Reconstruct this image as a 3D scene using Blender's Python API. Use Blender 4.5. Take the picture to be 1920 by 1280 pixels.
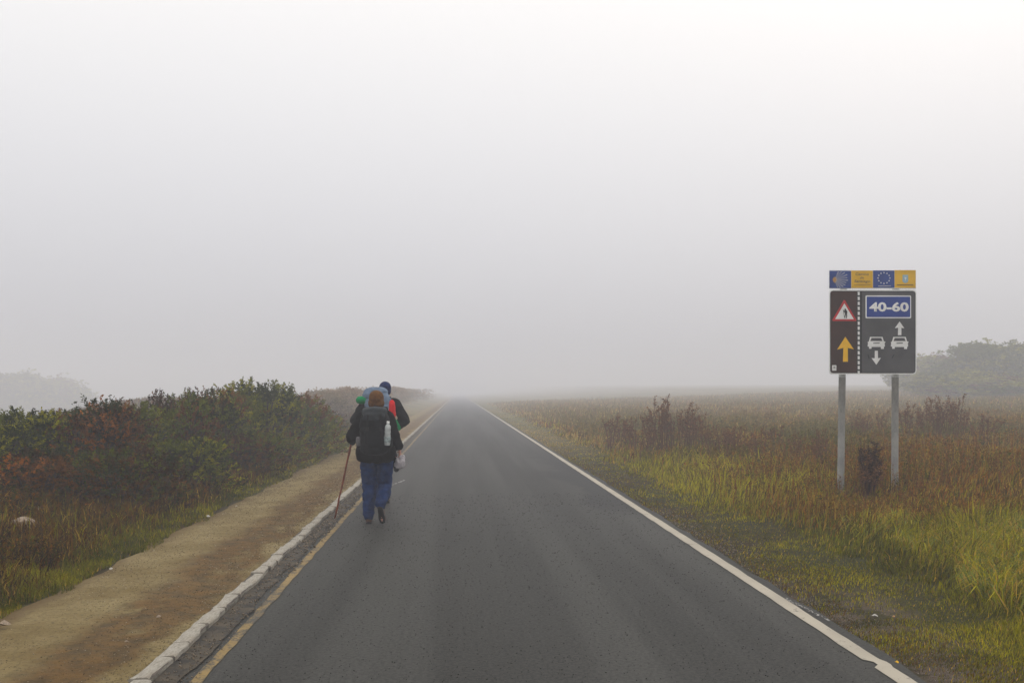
import bpy, bmesh, math, random
import numpy as np
from mathutils import Vector, Matrix, noise as mnoise

for o in list(bpy.data.objects):
    bpy.data.objects.remove(o)
scene = bpy.context.scene
C = scene.collection
R = math.radians
random.seed(7)
rng = np.random.default_rng(7)

# ------------------------------------------------------------------ camera
CAM_H = 1.65
F_PX = 1844.0                 # focal length in pixels of the 1920 wide photograph
YAW = R(3.14)                 # the camera looks a little to the right of the road
cam_d = bpy.data.cameras.new('camera')
cam = bpy.data.objects.new('camera', cam_d)
C.objects.link(cam)
cam.location = (0, 0, CAM_H)
cam.rotation_euler = (R(90), 0, -YAW)
cam_d.sensor_width = 36.0
cam_d.lens = 36.0 * F_PX / 1920.0
cam_d.shift_y = 95.0 / 1920.0
cam_d.clip_start = 0.05
cam_d.clip_end = 3000
scene.camera = cam

# ------------------------------------------------------------------ sky (overcast)
SUN_EL, SUN_AZ = R(38), R(35)         # soft sun behind the cloud, ahead and to the right
world = bpy.data.worlds.new('World')
scene.world = world
world.use_nodes = True
wt = world.node_tree
wt.nodes.clear()
wn = wt.nodes.new
out = wn('ShaderNodeOutputWorld')
bg = wn('ShaderNodeBackground')
bg.inputs['Strength'].default_value = 0.1
sky = wn('ShaderNodeTexSky')
sky.sky_type = 'NISHITA'
sky.sun_disc = False
sky.sun_elevation = SUN_EL
sky.sun_rotation = SUN_AZ
sky.dust_density = 6.0
tc = wn('ShaderNodeTexCoord')
sep = wn('ShaderNodeSeparateXYZ')
cl = wn('ShaderNodeClamp')
ramp = wn('ShaderNodeMapRange')        # standard overcast sky: zenith three times the horizon
ramp.inputs['To Min'].default_value = 5.3
ramp.inputs['To Max'].default_value = 17.2
tint = wn('ShaderNodeValToRGB')
tint.color_ramp.elements[0].position = 0.0
tint.color_ramp.elements[0].color = (0.93, 0.935, 1.0, 1)
tint.color_ramp.elements[1].position = 0.45
tint.color_ramp.elements[1].color = (1.0, 0.975, 0.945, 1)
mul = wn('ShaderNodeVectorMath'); mul.operation = 'SCALE'
mix = wn('ShaderNodeMix'); mix.data_type = 'RGBA'
mix.inputs['Factor'].default_value = 0.06
L = wt.links.new
L(tc.outputs['Generated'], sep.inputs[0])
L(sep.outputs['Z'], cl.inputs['Value'])
pw = wn('ShaderNodeMath'); pw.operation = 'POWER'; pw.inputs[1].default_value = 0.7
L(cl.outputs[0], pw.inputs[0])
L(pw.outputs[0], ramp.inputs['Value'])
L(cl.outputs[0], tint.inputs['Fac'])
L(tint.outputs['Color'], mul.inputs[0])
L(ramp.outputs[0], mul.inputs['Scale'])
L(mul.outputs[0], mix.inputs['A'])
L(sky.outputs[0], mix.inputs['B'])
L(mix.outputs['Result'], bg.inputs['Color'])
L(bg.outputs[0], out.inputs['Surface'])

sun_d = bpy.data.lights.new('sun', 'SUN')
sun_d.energy = 0.5
sun_d.angle = R(40)
sun_d.color = (1.0, 0.97, 0.93)
sun = bpy.data.objects.new('sun', sun_d)
C.objects.link(sun)
sd = Vector((math.sin(SUN_AZ) * math.cos(SUN_EL), math.cos(SUN_AZ) * math.cos(SUN_EL), math.sin(SUN_EL)))
sun.rotation_euler = sd.to_track_quat('Z', 'Y').to_euler()
sun.location = sd * 50

HAZE_DENSITY = 0.0063
vs = scene.view_settings
vs.view_transform = 'Standard'
vs.look = 'None'
vs.exposure = 0.0
vs.gamma = 1.0
cy = scene.cycles
cy.use_denoising = True
cy.volume_bounces = 2
cy.max_bounces = 6
cy.diffuse_bounces = 3
cy.transmission_bounces = 4
cy.transparent_max_bounces = 8

# ------------------------------------------------------------------ helpers
def P(px, py, d):
    """point at photograph pixel (px, py) and camera depth d, used to read positions off the photograph"""
    xc = (px - 960.0) / F_PX * d
    z = CAM_H + (735.0 - py) / F_PX * d
    return Vector((xc * math.cos(YAW) + d * math.sin(YAW), d * math.cos(YAW) - xc * math.sin(YAW), z))

def tag(o, label=None, cat=None, group=None, kind=None):
    if label: o['label'] = label
    if cat: o['category'] = cat
    if group: o['group'] = group
    if kind: o['kind'] = kind
    return o

def obj(name, mesh, m=None, parent=None):
    o = bpy.data.objects.new(name, mesh)
    C.objects.link(o)
    if m is not None and len(mesh.materials) == 0:
        mesh.materials.append(m)
    if parent is not None:
        o.parent = parent
    return o

def empty(name, loc=(0, 0, 0), rz=0.0):
    o = bpy.data.objects.new(name, None)
    o.empty_display_size = 0.2
    C.objects.link(o)
    o.location = loc
    o.rotation_euler = (0, 0, rz)
    return o

def bm_mesh(name, bm, smooth=False):
    me = bpy.data.meshes.new(name)
    bm.normal_update()
    bm.to_mesh(me)
    bm.free()
    if smooth:
        me.polygons.foreach_set('use_smooth', [True] * len(me.polygons))
    return me

def copy_tree(root, **kw):
    c = root.copy()
    C.objects.link(c)
    for ch in root.children:
        d = ch.copy(); C.objects.link(d); d.parent = c
        for g in ch.children:
            e = g.copy(); C.objects.link(e); e.parent = d
    return c

def hash2(ix, iy, seed):
    n = (ix.astype(np.int64) * 374761393 + iy.astype(np.int64) * 668265263 + seed * 974634777) & 0xffffffff
    n = ((n ^ (n >> 13)) * 1274126177) & 0xffffffff
    n = n ^ (n >> 16)
    return (n & 0xffff) / 65535.0

def vnoise(x, y, s=1.0, seed=0):
    x = np.asarray(x, float) / s; y = np.asarray(y, float) / s
    ix = np.floor(x); iy = np.floor(y)
    fx = x - ix; fy = y - iy
    fx = fx * fx * (3 - 2 * fx); fy = fy * fy * (3 - 2 * fy)
    a = hash2(ix, iy, seed); b = hash2(ix + 1, iy, seed)
    c = hash2(ix, iy + 1, seed); d = hash2(ix + 1, iy + 1, seed)
    return (a * (1 - fx) + b * fx) * (1 - fy) + (c * (1 - fx) + d * fx) * fy

def fbm(x, y, s=1.0, seed=0, n=3):
    t = 0; a = 0.5; tot = 0
    for k in range(n):
        t = t + a * vnoise(x, y, s / 2 ** k, seed + k * 17); tot += a; a *= 0.55
    return t / tot

def sstep(a, b, x):
    t = np.clip((np.asarray(x, float) - a) / (b - a), 0, 1)
    return t * t * (3 - 2 * t)

# ------------------------------------------------------------------ materials
def srgb(r, g, b):
    f = lambda c: (c / 255 / 12.92) if c / 255 <= 0.04045 else ((c / 255 + 0.055) / 1.055) ** 2.4
    return (f(r), f(g), f(b), 1)

def new_mat(name):
    m = bpy.data.materials.new(name)
    m.use_nodes = True
    nt = m.node_tree
    nt.nodes.clear()
    o = nt.nodes.new('ShaderNodeOutputMaterial')
    b = nt.nodes.new('ShaderNodeBsdfPrincipled')
    nt.links.new(b.outputs[0], o.inputs['Surface'])
    return m, nt, b

def tnoise(nt, scale, detail=4, rough=0.55, coord='Object', stretch=None):
    t = nt.nodes.new('ShaderNodeTexCoord')
    n = nt.nodes.new('ShaderNodeTexNoise')
    n.inputs['Scale'].default_value = scale
    n.inputs['Detail'].default_value = detail
    n.inputs['Roughness'].default_value = rough
    if stretch:
        mp = nt.nodes.new('ShaderNodeMapping')
        mp.inputs['Scale'].default_value = stretch
        nt.links.new(t.outputs[coord], mp.inputs[0])
        nt.links.new(mp.outputs[0], n.inputs['Vector'])
    else:
        nt.links.new(t.outputs[coord], n.inputs['Vector'])
    return n.outputs['Fac']

def maprange(nt, v, a, b, c=0.0, d=1.0):
    m = nt.nodes.new('ShaderNodeMapRange')
    m.interpolation_type = 'SMOOTHSTEP'
    for k, x in zip(('From Min', 'From Max', 'To Min', 'To Max'), (a, b, c, d)):
        m.inputs[k].default_value = x
    nt.links.new(v, m.inputs['Value'])
    return m.outputs[0]

def math_n(nt, op, a, b):
    m = nt.nodes.new('ShaderNodeMath'); m.operation = op
    for k, v in enumerate((a, b)):
        if isinstance(v, (int, float)): m.inputs[k].default_value = v
        else: nt.links.new(v, m.inputs[k])
    return m.outputs[0]

def mixc(nt, f, a, b):
    m = nt.nodes.new('ShaderNodeMix'); m.data_type = 'RGBA'
    if isinstance(f, (int, float)): m.inputs['Factor'].default_value = f
    else: nt.links.new(f, m.inputs['Factor'])
    for k, v in (('A', a), ('B', b)):
        if isinstance(v, tuple): m.inputs[k].default_value = v if len(v) == 4 else v + (1,)
        else: nt.links.new(v, m.inputs[k])
    return m.outputs['Result']

def bump(nt, b, h, strength=0.3, dist=0.01):
    n = nt.nodes.new('ShaderNodeBump')
    n.inputs['Strength'].default_value = strength
    n.inputs['Distance'].default_value = dist
    nt.links.new(h, n.inputs['Height'])
    nt.links.new(n.outputs[0], b.inputs['Normal'])

def simple_mat(name, col, rough=0.7, var=0.25, scale=9.0, metal=0.0, bmp=0.0, bscale=60.0, spec=0.4):
    m, nt, b = new_mat(name)
    n = tnoise(nt, scale)
    lo = tuple(c * (1 - var) for c in col[:3]) + (1,)
    hi = tuple(min(1, c * (1 + var)) for c in col[:3]) + (1,)
    nt.links.new(mixc(nt, maprange(nt, n, 0.3, 0.7), lo, hi), b.inputs['Base Color'])
    b.inputs['Roughness'].default_value = rough
    b.inputs['Metallic'].default_value = metal
    b.inputs['Specular IOR Level'].default_value = spec
    if bmp:
        bump(nt, b, tnoise(nt, bscale), bmp)
    return m

def leaf_mat(name, rough=0.6, trans=0.25):
    """colour of each blade or leaf comes from the point attribute 'tone'"""
    m, nt, b = new_mat(name)
    a = nt.nodes.new('ShaderNodeAttribute'); a.attribute_name = 'tone'
    nt.links.new(a.outputs['Color'], b.inputs['Base Color'])
    b.inputs['Roughness'].default_value = rough
    b.inputs['Specular IOR Level'].default_value = 0.03
    t = nt.nodes.new('ShaderNodeBsdfTranslucent')
    nt.links.new(a.outputs['Color'], t.inputs['Color'])
    mx = nt.nodes.new('ShaderNodeMixShader'); mx.inputs[0].default_value = trans
    nt.links.new(b.outputs[0], mx.inputs[1]); nt.links.new(t.outputs[0], mx.inputs[2])
    o = [n for n in nt.nodes if n.type == 'OUTPUT_MATERIAL'][0]
    nt.links.new(mx.outputs[0], o.inputs['Surface'])
    return m

M = {}
M['grass'] = leaf_mat('grass_blades')
M['leaf'] = leaf_mat('shrub_leaves', 0.65, 0.15)
M['weed'] = leaf_mat('dry_weed', 0.8, 0.1)
M['bark'] = simple_mat('bark', (0.055, 0.04, 0.03, 1), 0.9, 0.4, 20)

# ------------------------------------------------------------------ terrain
X_KERB = -1.78      # centre of the kerb
X_PATH_L = -3.24    # left edge of the foot path
X_LINE = 2.545      # centre of the white edge line
X_ASPH_R = 2.69     # right edge of the asphalt

def ground_z(x, y):
    x = np.asarray(x, float); y = np.asarray(y, float)
    left = 0.02 + 0.62 * sstep(-3.3, -8.8, x) + 0.05 * (fbm(x, y, 1.7, 3) - 0.5) * sstep(-3.4, -4.4, x)
    left = left - 4.6 * sstep(-9.0, -24, x) * sstep(70, 30, y)
    left = left + 0.55 * sstep(30, 70, y) * sstep(-3.6, -12, x) * (0.7 + 0.6 * fbm(x, y, 22, 5)) * sstep(-40, -20, x)
    left = left - 5.5 * sstep(-20, -44, x) * sstep(30, 70, y)
    right = -0.015 + 0.34 * sstep(3.2, 9.5, x) + 0.10 * (fbm(x, y, 1.4, 9) - 0.5) * sstep(3.3, 5.0, x)
    right = right + 0.0075 * np.clip(y - 18, 0, 900) * sstep(3.2, 60, x) + 0.012 * np.clip(x - 12, 0, 120)
    right = right + 0.35 * (fbm(x, y, 9, 21) - 0.5) * sstep(5, 12, x)
    z = np.where(x < -2.5, left, np.where(x > 2.6, right, -0.045))
    return z

def gz(x, y):
    return float(ground_z(np.array([x]), np.array([y]))[0])

def axis(parts):
    a = []
    for lo, hi, n in parts:
        a += list(np.linspace(lo, hi, n, endpoint=False))
    a.append(parts[-1][1])
    return np.array(a)

def grid_mesh(name, xs, ys, zf):
    X, Y = np.meshgrid(xs, ys)
    Z = zf(X, Y)
    v = np.stack([X, Y, Z], -1).reshape(-1, 3)
    nx, ny = len(xs), len(ys)
    i = np.arange(nx * ny).reshape(ny, nx)
    f = np.stack([i[:-1, :-1], i[:-1, 1:], i[1:, 1:], i[1:, :-1]], -1).reshape(-1, 4)
    me = bpy.data.meshes.new(name)
    me.vertices.add(len(v)); me.vertices.foreach_set('co', v.ravel())
    me.loops.add(f.size); me.loops.foreach_set('vertex_index', f.ravel().astype(np.int32))
    me.polygons.add(len(f))
    me.polygons.foreach_set('loop_start', (np.arange(len(f)) * 4).astype(np.int32))
    me.polygons.foreach_set('loop_total', np.full(len(f), 4, np.int32))
    me.polygons.foreach_set('use_smooth', np.ones(len(f), bool))
    me.update(calc_edges=True)
    return me

# ground material: soil, moss, far straw with painted-in haze; bare dirt beside the asphalt
m, nt, b = new_mat('ground_soil')
n1 = tnoise(nt, 0.35, 5)
n2 = tnoise(nt, 2.2, 6, 0.7)
n3 = tnoise(nt, 14, 6, 0.7)
soil = mixc(nt, maprange(nt, n2, 0.35, 0.65), (0.016, 0.009, 0.002, 1), (0.034, 0.019, 0.004, 1))
moss = mixc(nt, maprange(nt, n3, 0.35, 0.65), (0.018, 0.020, 0.002, 1), (0.042, 0.038, 0.005, 1))
gcol = mixc(nt, maprange(nt, n1, 0.4, 0.62), soil, moss)
tco = nt.nodes.new('ShaderNodeTexCoord')
sx = nt.nodes.new('ShaderNodeSeparateXYZ'); nt.links.new(tco.outputs['Object'], sx.inputs[0])
far = maprange(nt, sx.outputs['Y'], 16, 48)
hazed_straw = mixc(nt, maprange(nt, n2, 0.4, 0.6), (0.22, 0.16, 0.070, 1), (0.155, 0.125, 0.048, 1))  # dry straw of the far field, lightened to paint in extra fog
patch = tnoise(nt, 0.13, 5, 0.65)
hazed_straw = mixc(nt, maprange(nt, patch, 0.44, 0.58, 0.0, 0.85), hazed_straw, (0.085, 0.088, 0.026, 1))
gcol = mixc(nt, math_n(nt, 'MULTIPLY', far, 0.8), gcol, hazed_straw)
near = math_n(nt, 'MULTIPLY', maprange(nt, sx.outputs['Y'], 9.5, 7.0), maprange(nt, sx.outputs['X'], 3.65, 3.2))
near = math_n(nt, 'MULTIPLY', near, maprange(nt, sx.outputs['X'], 2.5, 2.7))
dirt = mixc(nt, n3, (0.048, 0.034, 0.022, 1), (0.120, 0.090, 0.066, 1))
gcol = mixc(nt, math_n(nt, 'MULTIPLY', near, maprange(nt, n2, 0.44, 0.56)), gcol, dirt)
nt.links.new(gcol, b.inputs['Base Color'])
b.inputs['Roughness'].default_value = 0.95
b.inputs['Specular IOR Level'].default_value = 0.15
bump(nt, b, n3, 0.6, 0.03)
M['ground'] = m

xs = axis([(-900, -60, 18), (-60, -20, 22), (-20, -10, 20), (-10, -3.5, 34), (-3.5, -2.5, 8), (-2.5, 2.55, 4),
           (2.55, 3.4, 9), (3.4, 10, 36), (10, 22, 26), (22, 60, 22), (60, 900, 18)])
ys = axis([(-290, -20, 10), (-20, 3, 12), (3, 20, 90), (20, 50, 70), (50, 120, 50), (120, 900, 34)])
ground = obj('ground', grid_mesh('ground', xs, ys, ground_z), M['ground'])
tag(ground, 'brown and green rough ground on both sides of the road', kind='structure')

# road sheet
m, nt, b = new_mat('asphalt')
fine = tnoise(nt, 95, 3, 0.7)
mid = tnoise(nt, 9, 5, 0.6)
big = tnoise(nt, 0.55, 4, 0.6, stretch=(1.0, 0.35, 1))
base = mixc(nt, maprange(nt, fine, 0.36, 0.64), (0.005, 0.0049, 0.0043, 1), (0.036, 0.035, 0.030, 1))
base = mixc(nt, maprange(nt, big, 0.35, 0.62, 0.0, 0.6), base, (0.034, 0.033, 0.029, 1))
base = mixc(nt, maprange(nt, mid, 0.55, 0.8, 0.0, 0.5), base, (0.020, 0.0195, 0.017, 1))
track = tnoise(nt, 1.0, 4, 0.55, stretch=(1.5, 0.035, 1))
base = mixc(nt, maprange(nt, track, 0.40, 0.62, 0.0, 0.75), base, (0.056, 0.055, 0.049, 1))
crack = tnoise(nt, 1.3, 7, 0.75, stretch=(1.2, 0.5, 1))
base = mixc(nt, maprange(nt, math_n(nt, 'ABSOLUTE', math_n(nt, 'SUBTRACT', crack, 0.5), 0.0), 0.004, 0.0, 0.0, 0.6), base, (0.010, 0.010, 0.009, 1))
tco = nt.nodes.new('ShaderNodeTexCoord')
sx = nt.nodes.new('ShaderNodeSeparateXYZ'); nt.links.new(tco.outputs['Object'], sx.inputs[0])
wob = tnoise(nt, 0.9, 4, 0.6, stretch=(1.0, 0.5, 1))
xw = math_n(nt, 'ADD', sx.outputs['X'], math_n(nt, 'MULTIPLY', math_n(nt, 'SUBTRACT', wob, 0.5), 2.6))
damp = math_n(nt, 'MULTIPLY', maprange(nt, xw, 1.75, 2.05), math_n(nt, 'MULTIPLY', maprange(nt, sx.outputs['Y'], 12.5, 14.5), maprange(nt, sx.outputs['Y'], 33, 22)))
grain = tnoise(nt, 38, 3, 0.75)
base = mixc(nt, maprange(nt, grain, 0.42, 0.62, 0.0, 0.45), base, (0.007, 0.0068, 0.006, 1))
base = mixc(nt, maprange(nt, grain, 0.56, 0.40, 0.0, 0.30), base, (0.062, 0.060, 0.053, 1))
base = mixc(nt, math_n(nt, 'MULTIPLY', damp, 0.8), base, (0.011, 0.011, 0.011, 1))
nt.links.new(base, b.inputs['Base Color'])
nt.links.new(maprange(nt, damp, 0, 1, 0.62, 0.60), b.inputs['Roughness'])
b.inputs['Specular IOR Level'].default_value = 0.07
bump(nt, b, fine, 0.35, 0.004)
M['asphalt'] = m

def strip(name, x0f, x1f, y0, y1, z, mtl, dy=0.12, far_dy=2.0, nx=1, crown=0.0):
    ysl = list(np.arange(y0, 26, dy)) + list(np.arange(26, y1, far_dy)) + [y1]
    bm = bmesh.new()
    rows = []
    for y in ysl:
        a, c = x0f(y), x1f(y)
        rows.append([bm.verts.new((a + (c - a) * k / nx, y, z + crown * math.sin(math.pi * k / nx))) for k in range(nx + 1)])
    for r0, r1 in zip(rows[:-1], rows[1:]):
        for k in range(nx):
            bm.faces.new((r0[k], r0[k + 1], r1[k + 1], r1[k]))
    return obj(name, bm_mesh(name, bm), mtl)

def jit(y, s, a, seed):
    return float((fbm(np.array([y]), np.array([seed * 3.7]), s, seed, 3)[0] - 0.5) * 2 * a)

road = strip('road', lambda y: -1.74, lambda y: X_ASPH_R + jit(y, 0.6, 0.05, 2), -60, 880, 0.0, M['asphalt'], nx=1)
tag(road, 'dark grey asphalt road running straight into the fog', kind='structure')

def paint_mat(name, col, worn, wear=0.5):
    m, nt, b = new_mat(name)
    a = tnoise(nt, 5, 6, 0.75); c = tnoise(nt, 60, 3, 0.7)
    k = math_n(nt, 'ADD', math_n(nt, 'MULTIPLY', a, 0.6), math_n(nt, 'MULTIPLY', c, 0.4))
    col2 = mixc(nt, maprange(nt, tnoise(nt, 1.2), 0.3, 0.7), col, tuple(x * 0.8 for x in col[:3]) + (1,))
    nt.links.new(mixc(nt, maprange(nt, k, wear, wear + 0.09), col2, worn), b.inputs['Base Color'])
    b.inputs['Roughness'].default_value = 0.75
    return m
M['white_line'] = paint_mat('white_road_paint', (0.37, 0.33, 0.255, 1), (0.07, 0.066, 0.057, 1), 0.56)
M['yellow_line'] = paint_mat('yellow_road_paint', (0.225, 0.145, 0.034, 1), (0.036, 0.031, 0.020, 1), 0.465)

def notch(y):
    return 0.05 if 5.78 < y < 5.92 else 0.0
wl = strip('edge_line', lambda y: X_LINE - 0.056 + jit(y, 0.3, 0.010, 31) + 0.9 * notch(y), lambda y: X_LINE + 0.056 + jit(y, 0.3, 0.010, 37) + 0.3 * notch(y), -60, 880, 0.005, M['white_line'], dy=0.06)
tag(wl, 'worn white painted line along the right edge of the road', kind='structure')
yl = strip('edge_line', lambda y: -1.520 + jit(y, 0.35, 0.022, 41), lambda y: -1.452 + jit(y, 0.35, 0.016, 47), -60, 880, 0.005, M['yellow_line'], dy=0.06)
tag(yl, 'worn yellow painted line beside the kerb', kind='structure')

# gutter of dirt between kerb and yellow line
m, nt, b = new_mat('gutter_dirt')
a = tnoise(nt, 6, 6, 0.7); c = tnoise(nt, 50, 4, 0.7)
col = mixc(nt, maprange(nt, a, 0.4, 0.62), (0.013, 0.010, 0.006, 1), (0.060, 0.044, 0.024, 1))
col = mixc(nt, maprange(nt, c, 0.55, 0.75, 0, 0.6), col, (0.11, 0.088, 0.06, 1))
nt.links.new(col, b.inputs['Base Color']); b.inputs['Roughness'].default_value = 0.95
bump(nt, b, c, 0.6, 0.01)
M['gutter'] = m
gut = strip('gutter', lambda y: -1.73, lambda y: -1.565 + jit(y, 0.5, 0.06, 51), -60, 880, 0.0095, M['gutter'], dy=0.06)
tag(gut, 'dark dirty gutter between kerb and yellow line', kind='structure')

# foot path
m, nt, b = new_mat('path_sand')
a = tnoise(nt, 1.6, 6, 0.65); c = tnoise(nt, 26, 5, 0.8); e = tnoise(nt, 6, 6, 0.75)
col = mixc(nt, maprange(nt, a, 0.3, 0.7), (0.155, 0.108, 0.036, 1), (0.245, 0.190, 0.086, 1))
col = mixc(nt, maprange(nt, c, 0.48, 0.66, 0, 0.8), col, (0.070, 0.052, 0.018, 1))
col = mixc(nt, maprange(nt, e, 0.55, 0.75, 0, 0.45), col, (0.150, 0.092, 0.030, 1))
tco = nt.nodes.new('ShaderNodeTexCoord')
sx = nt.nodes.new('ShaderNodeSeparateXYZ'); nt.links.new(tco.outputs['Object'], sx.inputs[0])
wob = tnoise(nt, 0.9, 5, 0.65, stretch=(1.0, 0.7, 1))
xw = math_n(nt, 'ADD', sx.outputs['X'], math_n(nt, 'MULTIPLY', math_n(nt, 'SUBTRACT', wob, 0.5), 1.0))
band = math_n(nt, 'MULTIPLY', maprange(nt, xw, -2.70, -2.34), maprange(nt, xw, -1.84, -2.02))
band = math_n(nt, 'MULTIPLY', band, maprange(nt, tnoise(nt, 2.2, 5, 0.7, stretch=(1, 0.5, 1)), 0.28, 0.46))
stain = mixc(nt, maprange(nt, e, 0.35, 0.65), (0.036, 0.020, 0.006, 1), (0.125, 0.058, 0.009, 1))
col = mixc(nt, math_n(nt, 'MULTIPLY', band, 0.78), col, stain)
edge = maprange(nt, xw, -3.02, -3.3)
col = mixc(nt, math_n(nt, 'MULTIPLY', edge, 0.75), col, (0.085, 0.050, 0.018, 1))
nt.links.new(col, b.inputs['Base Color']); b.inputs['Roughness'].default_value = 0.95
b.inputs['Specular IOR Level'].default_value = 0.2
bump(nt, b, math_n(nt, 'ADD', math_n(nt, 'MULTIPLY', e, 2.0), c), 0.7, 0.02)
M['path'] = m
path = strip('path', lambda y: X_PATH_L + jit(y, 0.9, 0.16, 61), lambda y: -1.83, -60, 880, 0.03, M['path'], nx=6, crown=0.012)
tag(path, 'sandy brown foot path left of the kerb', kind='structure')

# kerb stones
m, nt, b = new_mat('kerb_stone')
a = tnoise(nt, 9, 6, 0.7, 'Generated'); c = tnoise(nt, 30, 5, 0.75); e = tnoise(nt, 2.5, 4, 0.6)
col = mixc(nt, maprange(nt, a, 0.3, 0.7), (0.22, 0.20, 0.165, 1), (0.36, 0.335, 0.285, 1))
col = mixc(nt, maprange(nt, c, 0.54, 0.68, 0, 0.75), col, (0.13, 0.105, 0.07, 1))
col = mixc(nt, maprange(nt, e, 0.55, 0.75, 0, 0.5), col, (0.19, 0.15, 0.10, 1))
nt.links.new(col, b.inputs['Base Color']); b.inputs['Roughness'].default_value = 0.9
b.inputs['Specular IOR Level'].default_value = 0.15
bump(nt, b, c, 0.5, 0.006)
M['kerb'] = m
M['mortar'] = simple_mat('kerb_mortar', (0.06, 0.048, 0.036, 1), 0.95, 0.4, 12)
kerb = strip('kerb', lambda y: -1.835, lambda y: -1.732, -60, 880, 0.034, M['mortar'], dy=0.5)
tag(kerb, 'low pale stone kerb between path and road', kind='structure')
def kerb_stone_mesh(seed, length):
    r = random.Random(seed)
    bm = bmesh.new()
    nl = 4
    skew0, skew1 = r.uniform(-0.05, 0.02), r.uniform(-0.05, 0.02)
    rows = []
    for k in range(nl + 1):
        t = k / nl
        sk = skew0 * (1 - t) + skew1 * t
        w = 0.047 + r.uniform(-0.010, 0.010)
        y = (t - 0.5) * length
        top = 0.046 + r.uniform(-0.0025, 0.0025)
        inset = 0.006
        pr = [(-w, -0.02), (-w, top - 0.006), (-w + inset, top), (0, top + 0.0005), (w - inset, top - 0.001), (w + 0.002, top - 0.010), (w + 0.002, -0.02)]
        rows.append([bm.verts.new((x + r.uniform(-0.003, 0.003), y + sk * (x / 0.07) + (0.010 if k == 0 else -0.010 if k == nl else 0) * (1 if z > 0.035 else 0), z)) for x, z in pr])
    for a_, b_ in zip(rows[:-1], rows[1:]):
        for k in range(6):
            bm.faces.new((a_[k], a_[k + 1], b_[k + 1], b_[k]))
    bm.faces.new(rows[0]); bm.faces.new(list(reversed(rows[-1])))
    bmesh.ops.recalc_face_normals(bm, faces=bm.faces)
    return bm_mesh('kerb_stone', bm)
stones = [(l_, kerb_stone_mesh(100 + i, l_)) for i, l_ in enumerate((0.30, 0.36, 0.41, 0.47, 0.33, 0.52))]
y = 3.2
rk = random.Random(5)
far_bm = bmesh.new()
while y < 240:
    l_, me = rk.choice(stones)
    if y < 60:
        o = obj('kerb_stone', me, M['kerb'], kerb)
        o.location = (X_KERB + rk.uniform(-0.016, 0.016), y + l_ / 2, rk.uniform(-0.006, 0.003))
        o.rotation_euler = (rk.uniform(-0.008, 0.008), rk.uniform(-0.03, 0.03), rk.uniform(-0.035, 0.035))
    else:
        n0 = len(far_bm.verts)
        far_bm.from_mesh(me)
        far_bm.verts.ensure_lookup_table()
        for v in far_bm.verts[n0:]:
            v.co += Vector((X_KERB, y + l_ / 2, 0))
    y += l_ + rk.uniform(-0.004, 0.014)
o = obj('far_kerb_stones', bm_mesh('far_kerb_stones', far_bm), M['kerb'], kerb)
o['kind'] = 'stuff'

# ------------------------------------------------------------------ road sign
SD = 14.5
def flat(v): return simple_mat(*v)
M['s_white'] = simple_mat('sign_white', (0.80, 0.80, 0.78, 1), 0.5, 0.10, 3)
M['s_black'] = simple_mat('sign_black', (0.012, 0.012, 0.014, 1), 0.5, 0.3, 3)
M['s_brown'] = simple_mat('sign_brown', (0.036, 0.011, 0.006, 1), 0.5, 0.25, 4)
M['s_grey'] = simple_mat('sign_grey', (0.075, 0.075, 0.078, 1), 0.55, 0.18, 3)
M['s_blue'] = simple_mat('sign_blue', (0.012, 0.045, 0.26, 1), 0.5, 0.12, 4)
M['s_blue2'] = simple_mat('sign_blue_faded', (0.020, 0.055, 0.24, 1), 0.5, 0.2, 6)
M['s_yellow'] = simple_mat('sign_yellow', (0.72, 0.42, 0.015, 1), 0.5, 0.12, 4)
M['s_arrow'] = simple_mat('sign_yellow_arrow', (0.85, 0.48, 0.006, 1), 0.5, 0.08, 4)
M['s_red'] = simple_mat('sign_red', (0.48, 0.012, 0.016, 1), 0.5, 0.15, 6)
M['s_orange'] = simple_mat('sign_shell_orange', (0.50, 0.26, 0.07, 1), 0.5, 0.1, 4)
M['s_rays'] = simple_mat('sign_shell_rays', (0.42, 0.42, 0.45, 1), 0.5, 0.2, 20)
M['s_text'] = simple_mat('sign_dark_print', (0.05, 0.045, 0.07, 1), 0.5, 0.2, 8)
M['s_text2'] = simple_mat('sign_ochre_print', (0.26, 0.15, 0.02, 1), 0.5, 0.2, 8)
M['s_light'] = simple_mat('sign_shield_blue', (0.30, 0.47, 0.56, 1), 0.5, 0.1, 12)
m, nt, b = new_mat('galvanised_steel')
a = tnoise(nt, 6, 6, 0.7, stretch=(1, 1, 0.5)); c = tnoise(nt, 40, 4)
col = mixc(nt, maprange(nt, a, 0.35, 0.65), (0.26, 0.265, 0.26, 1), (0.42, 0.42, 0.40, 1))
col = mixc(nt, maprange(nt, c, 0.58, 0.75, 0, 0.5), col, (0.12, 0.11, 0.10, 1))
nt.links.new(col, b.inputs['Base Color']); b.inputs['Roughness'].default_value = 0.6; b.inputs['Metallic'].default_value = 0.12
M['steel'] = m

sc_ = P(1636, 735, SD)
sign = empty('road_sign', (sc_.x, sc_.y, gz(sc_.x, sc_.y)), -YAW * 0.6)
tag(sign, 'two-post road sign with brown and grey panels, blue 40-60 plate and blue and yellow header', 'sign')
Z0 = sign.location.z
def S(zx, zy):
    """sign face coordinates measured off the enlarged photograph (240 px shown 1280 wide)"""
    return ((1520 + zx / 5.3333) - 1636) * SD / F_PX, CAM_H + (735 - (480 + zy / 5.3333)) * SD / F_PX - Z0

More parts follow.
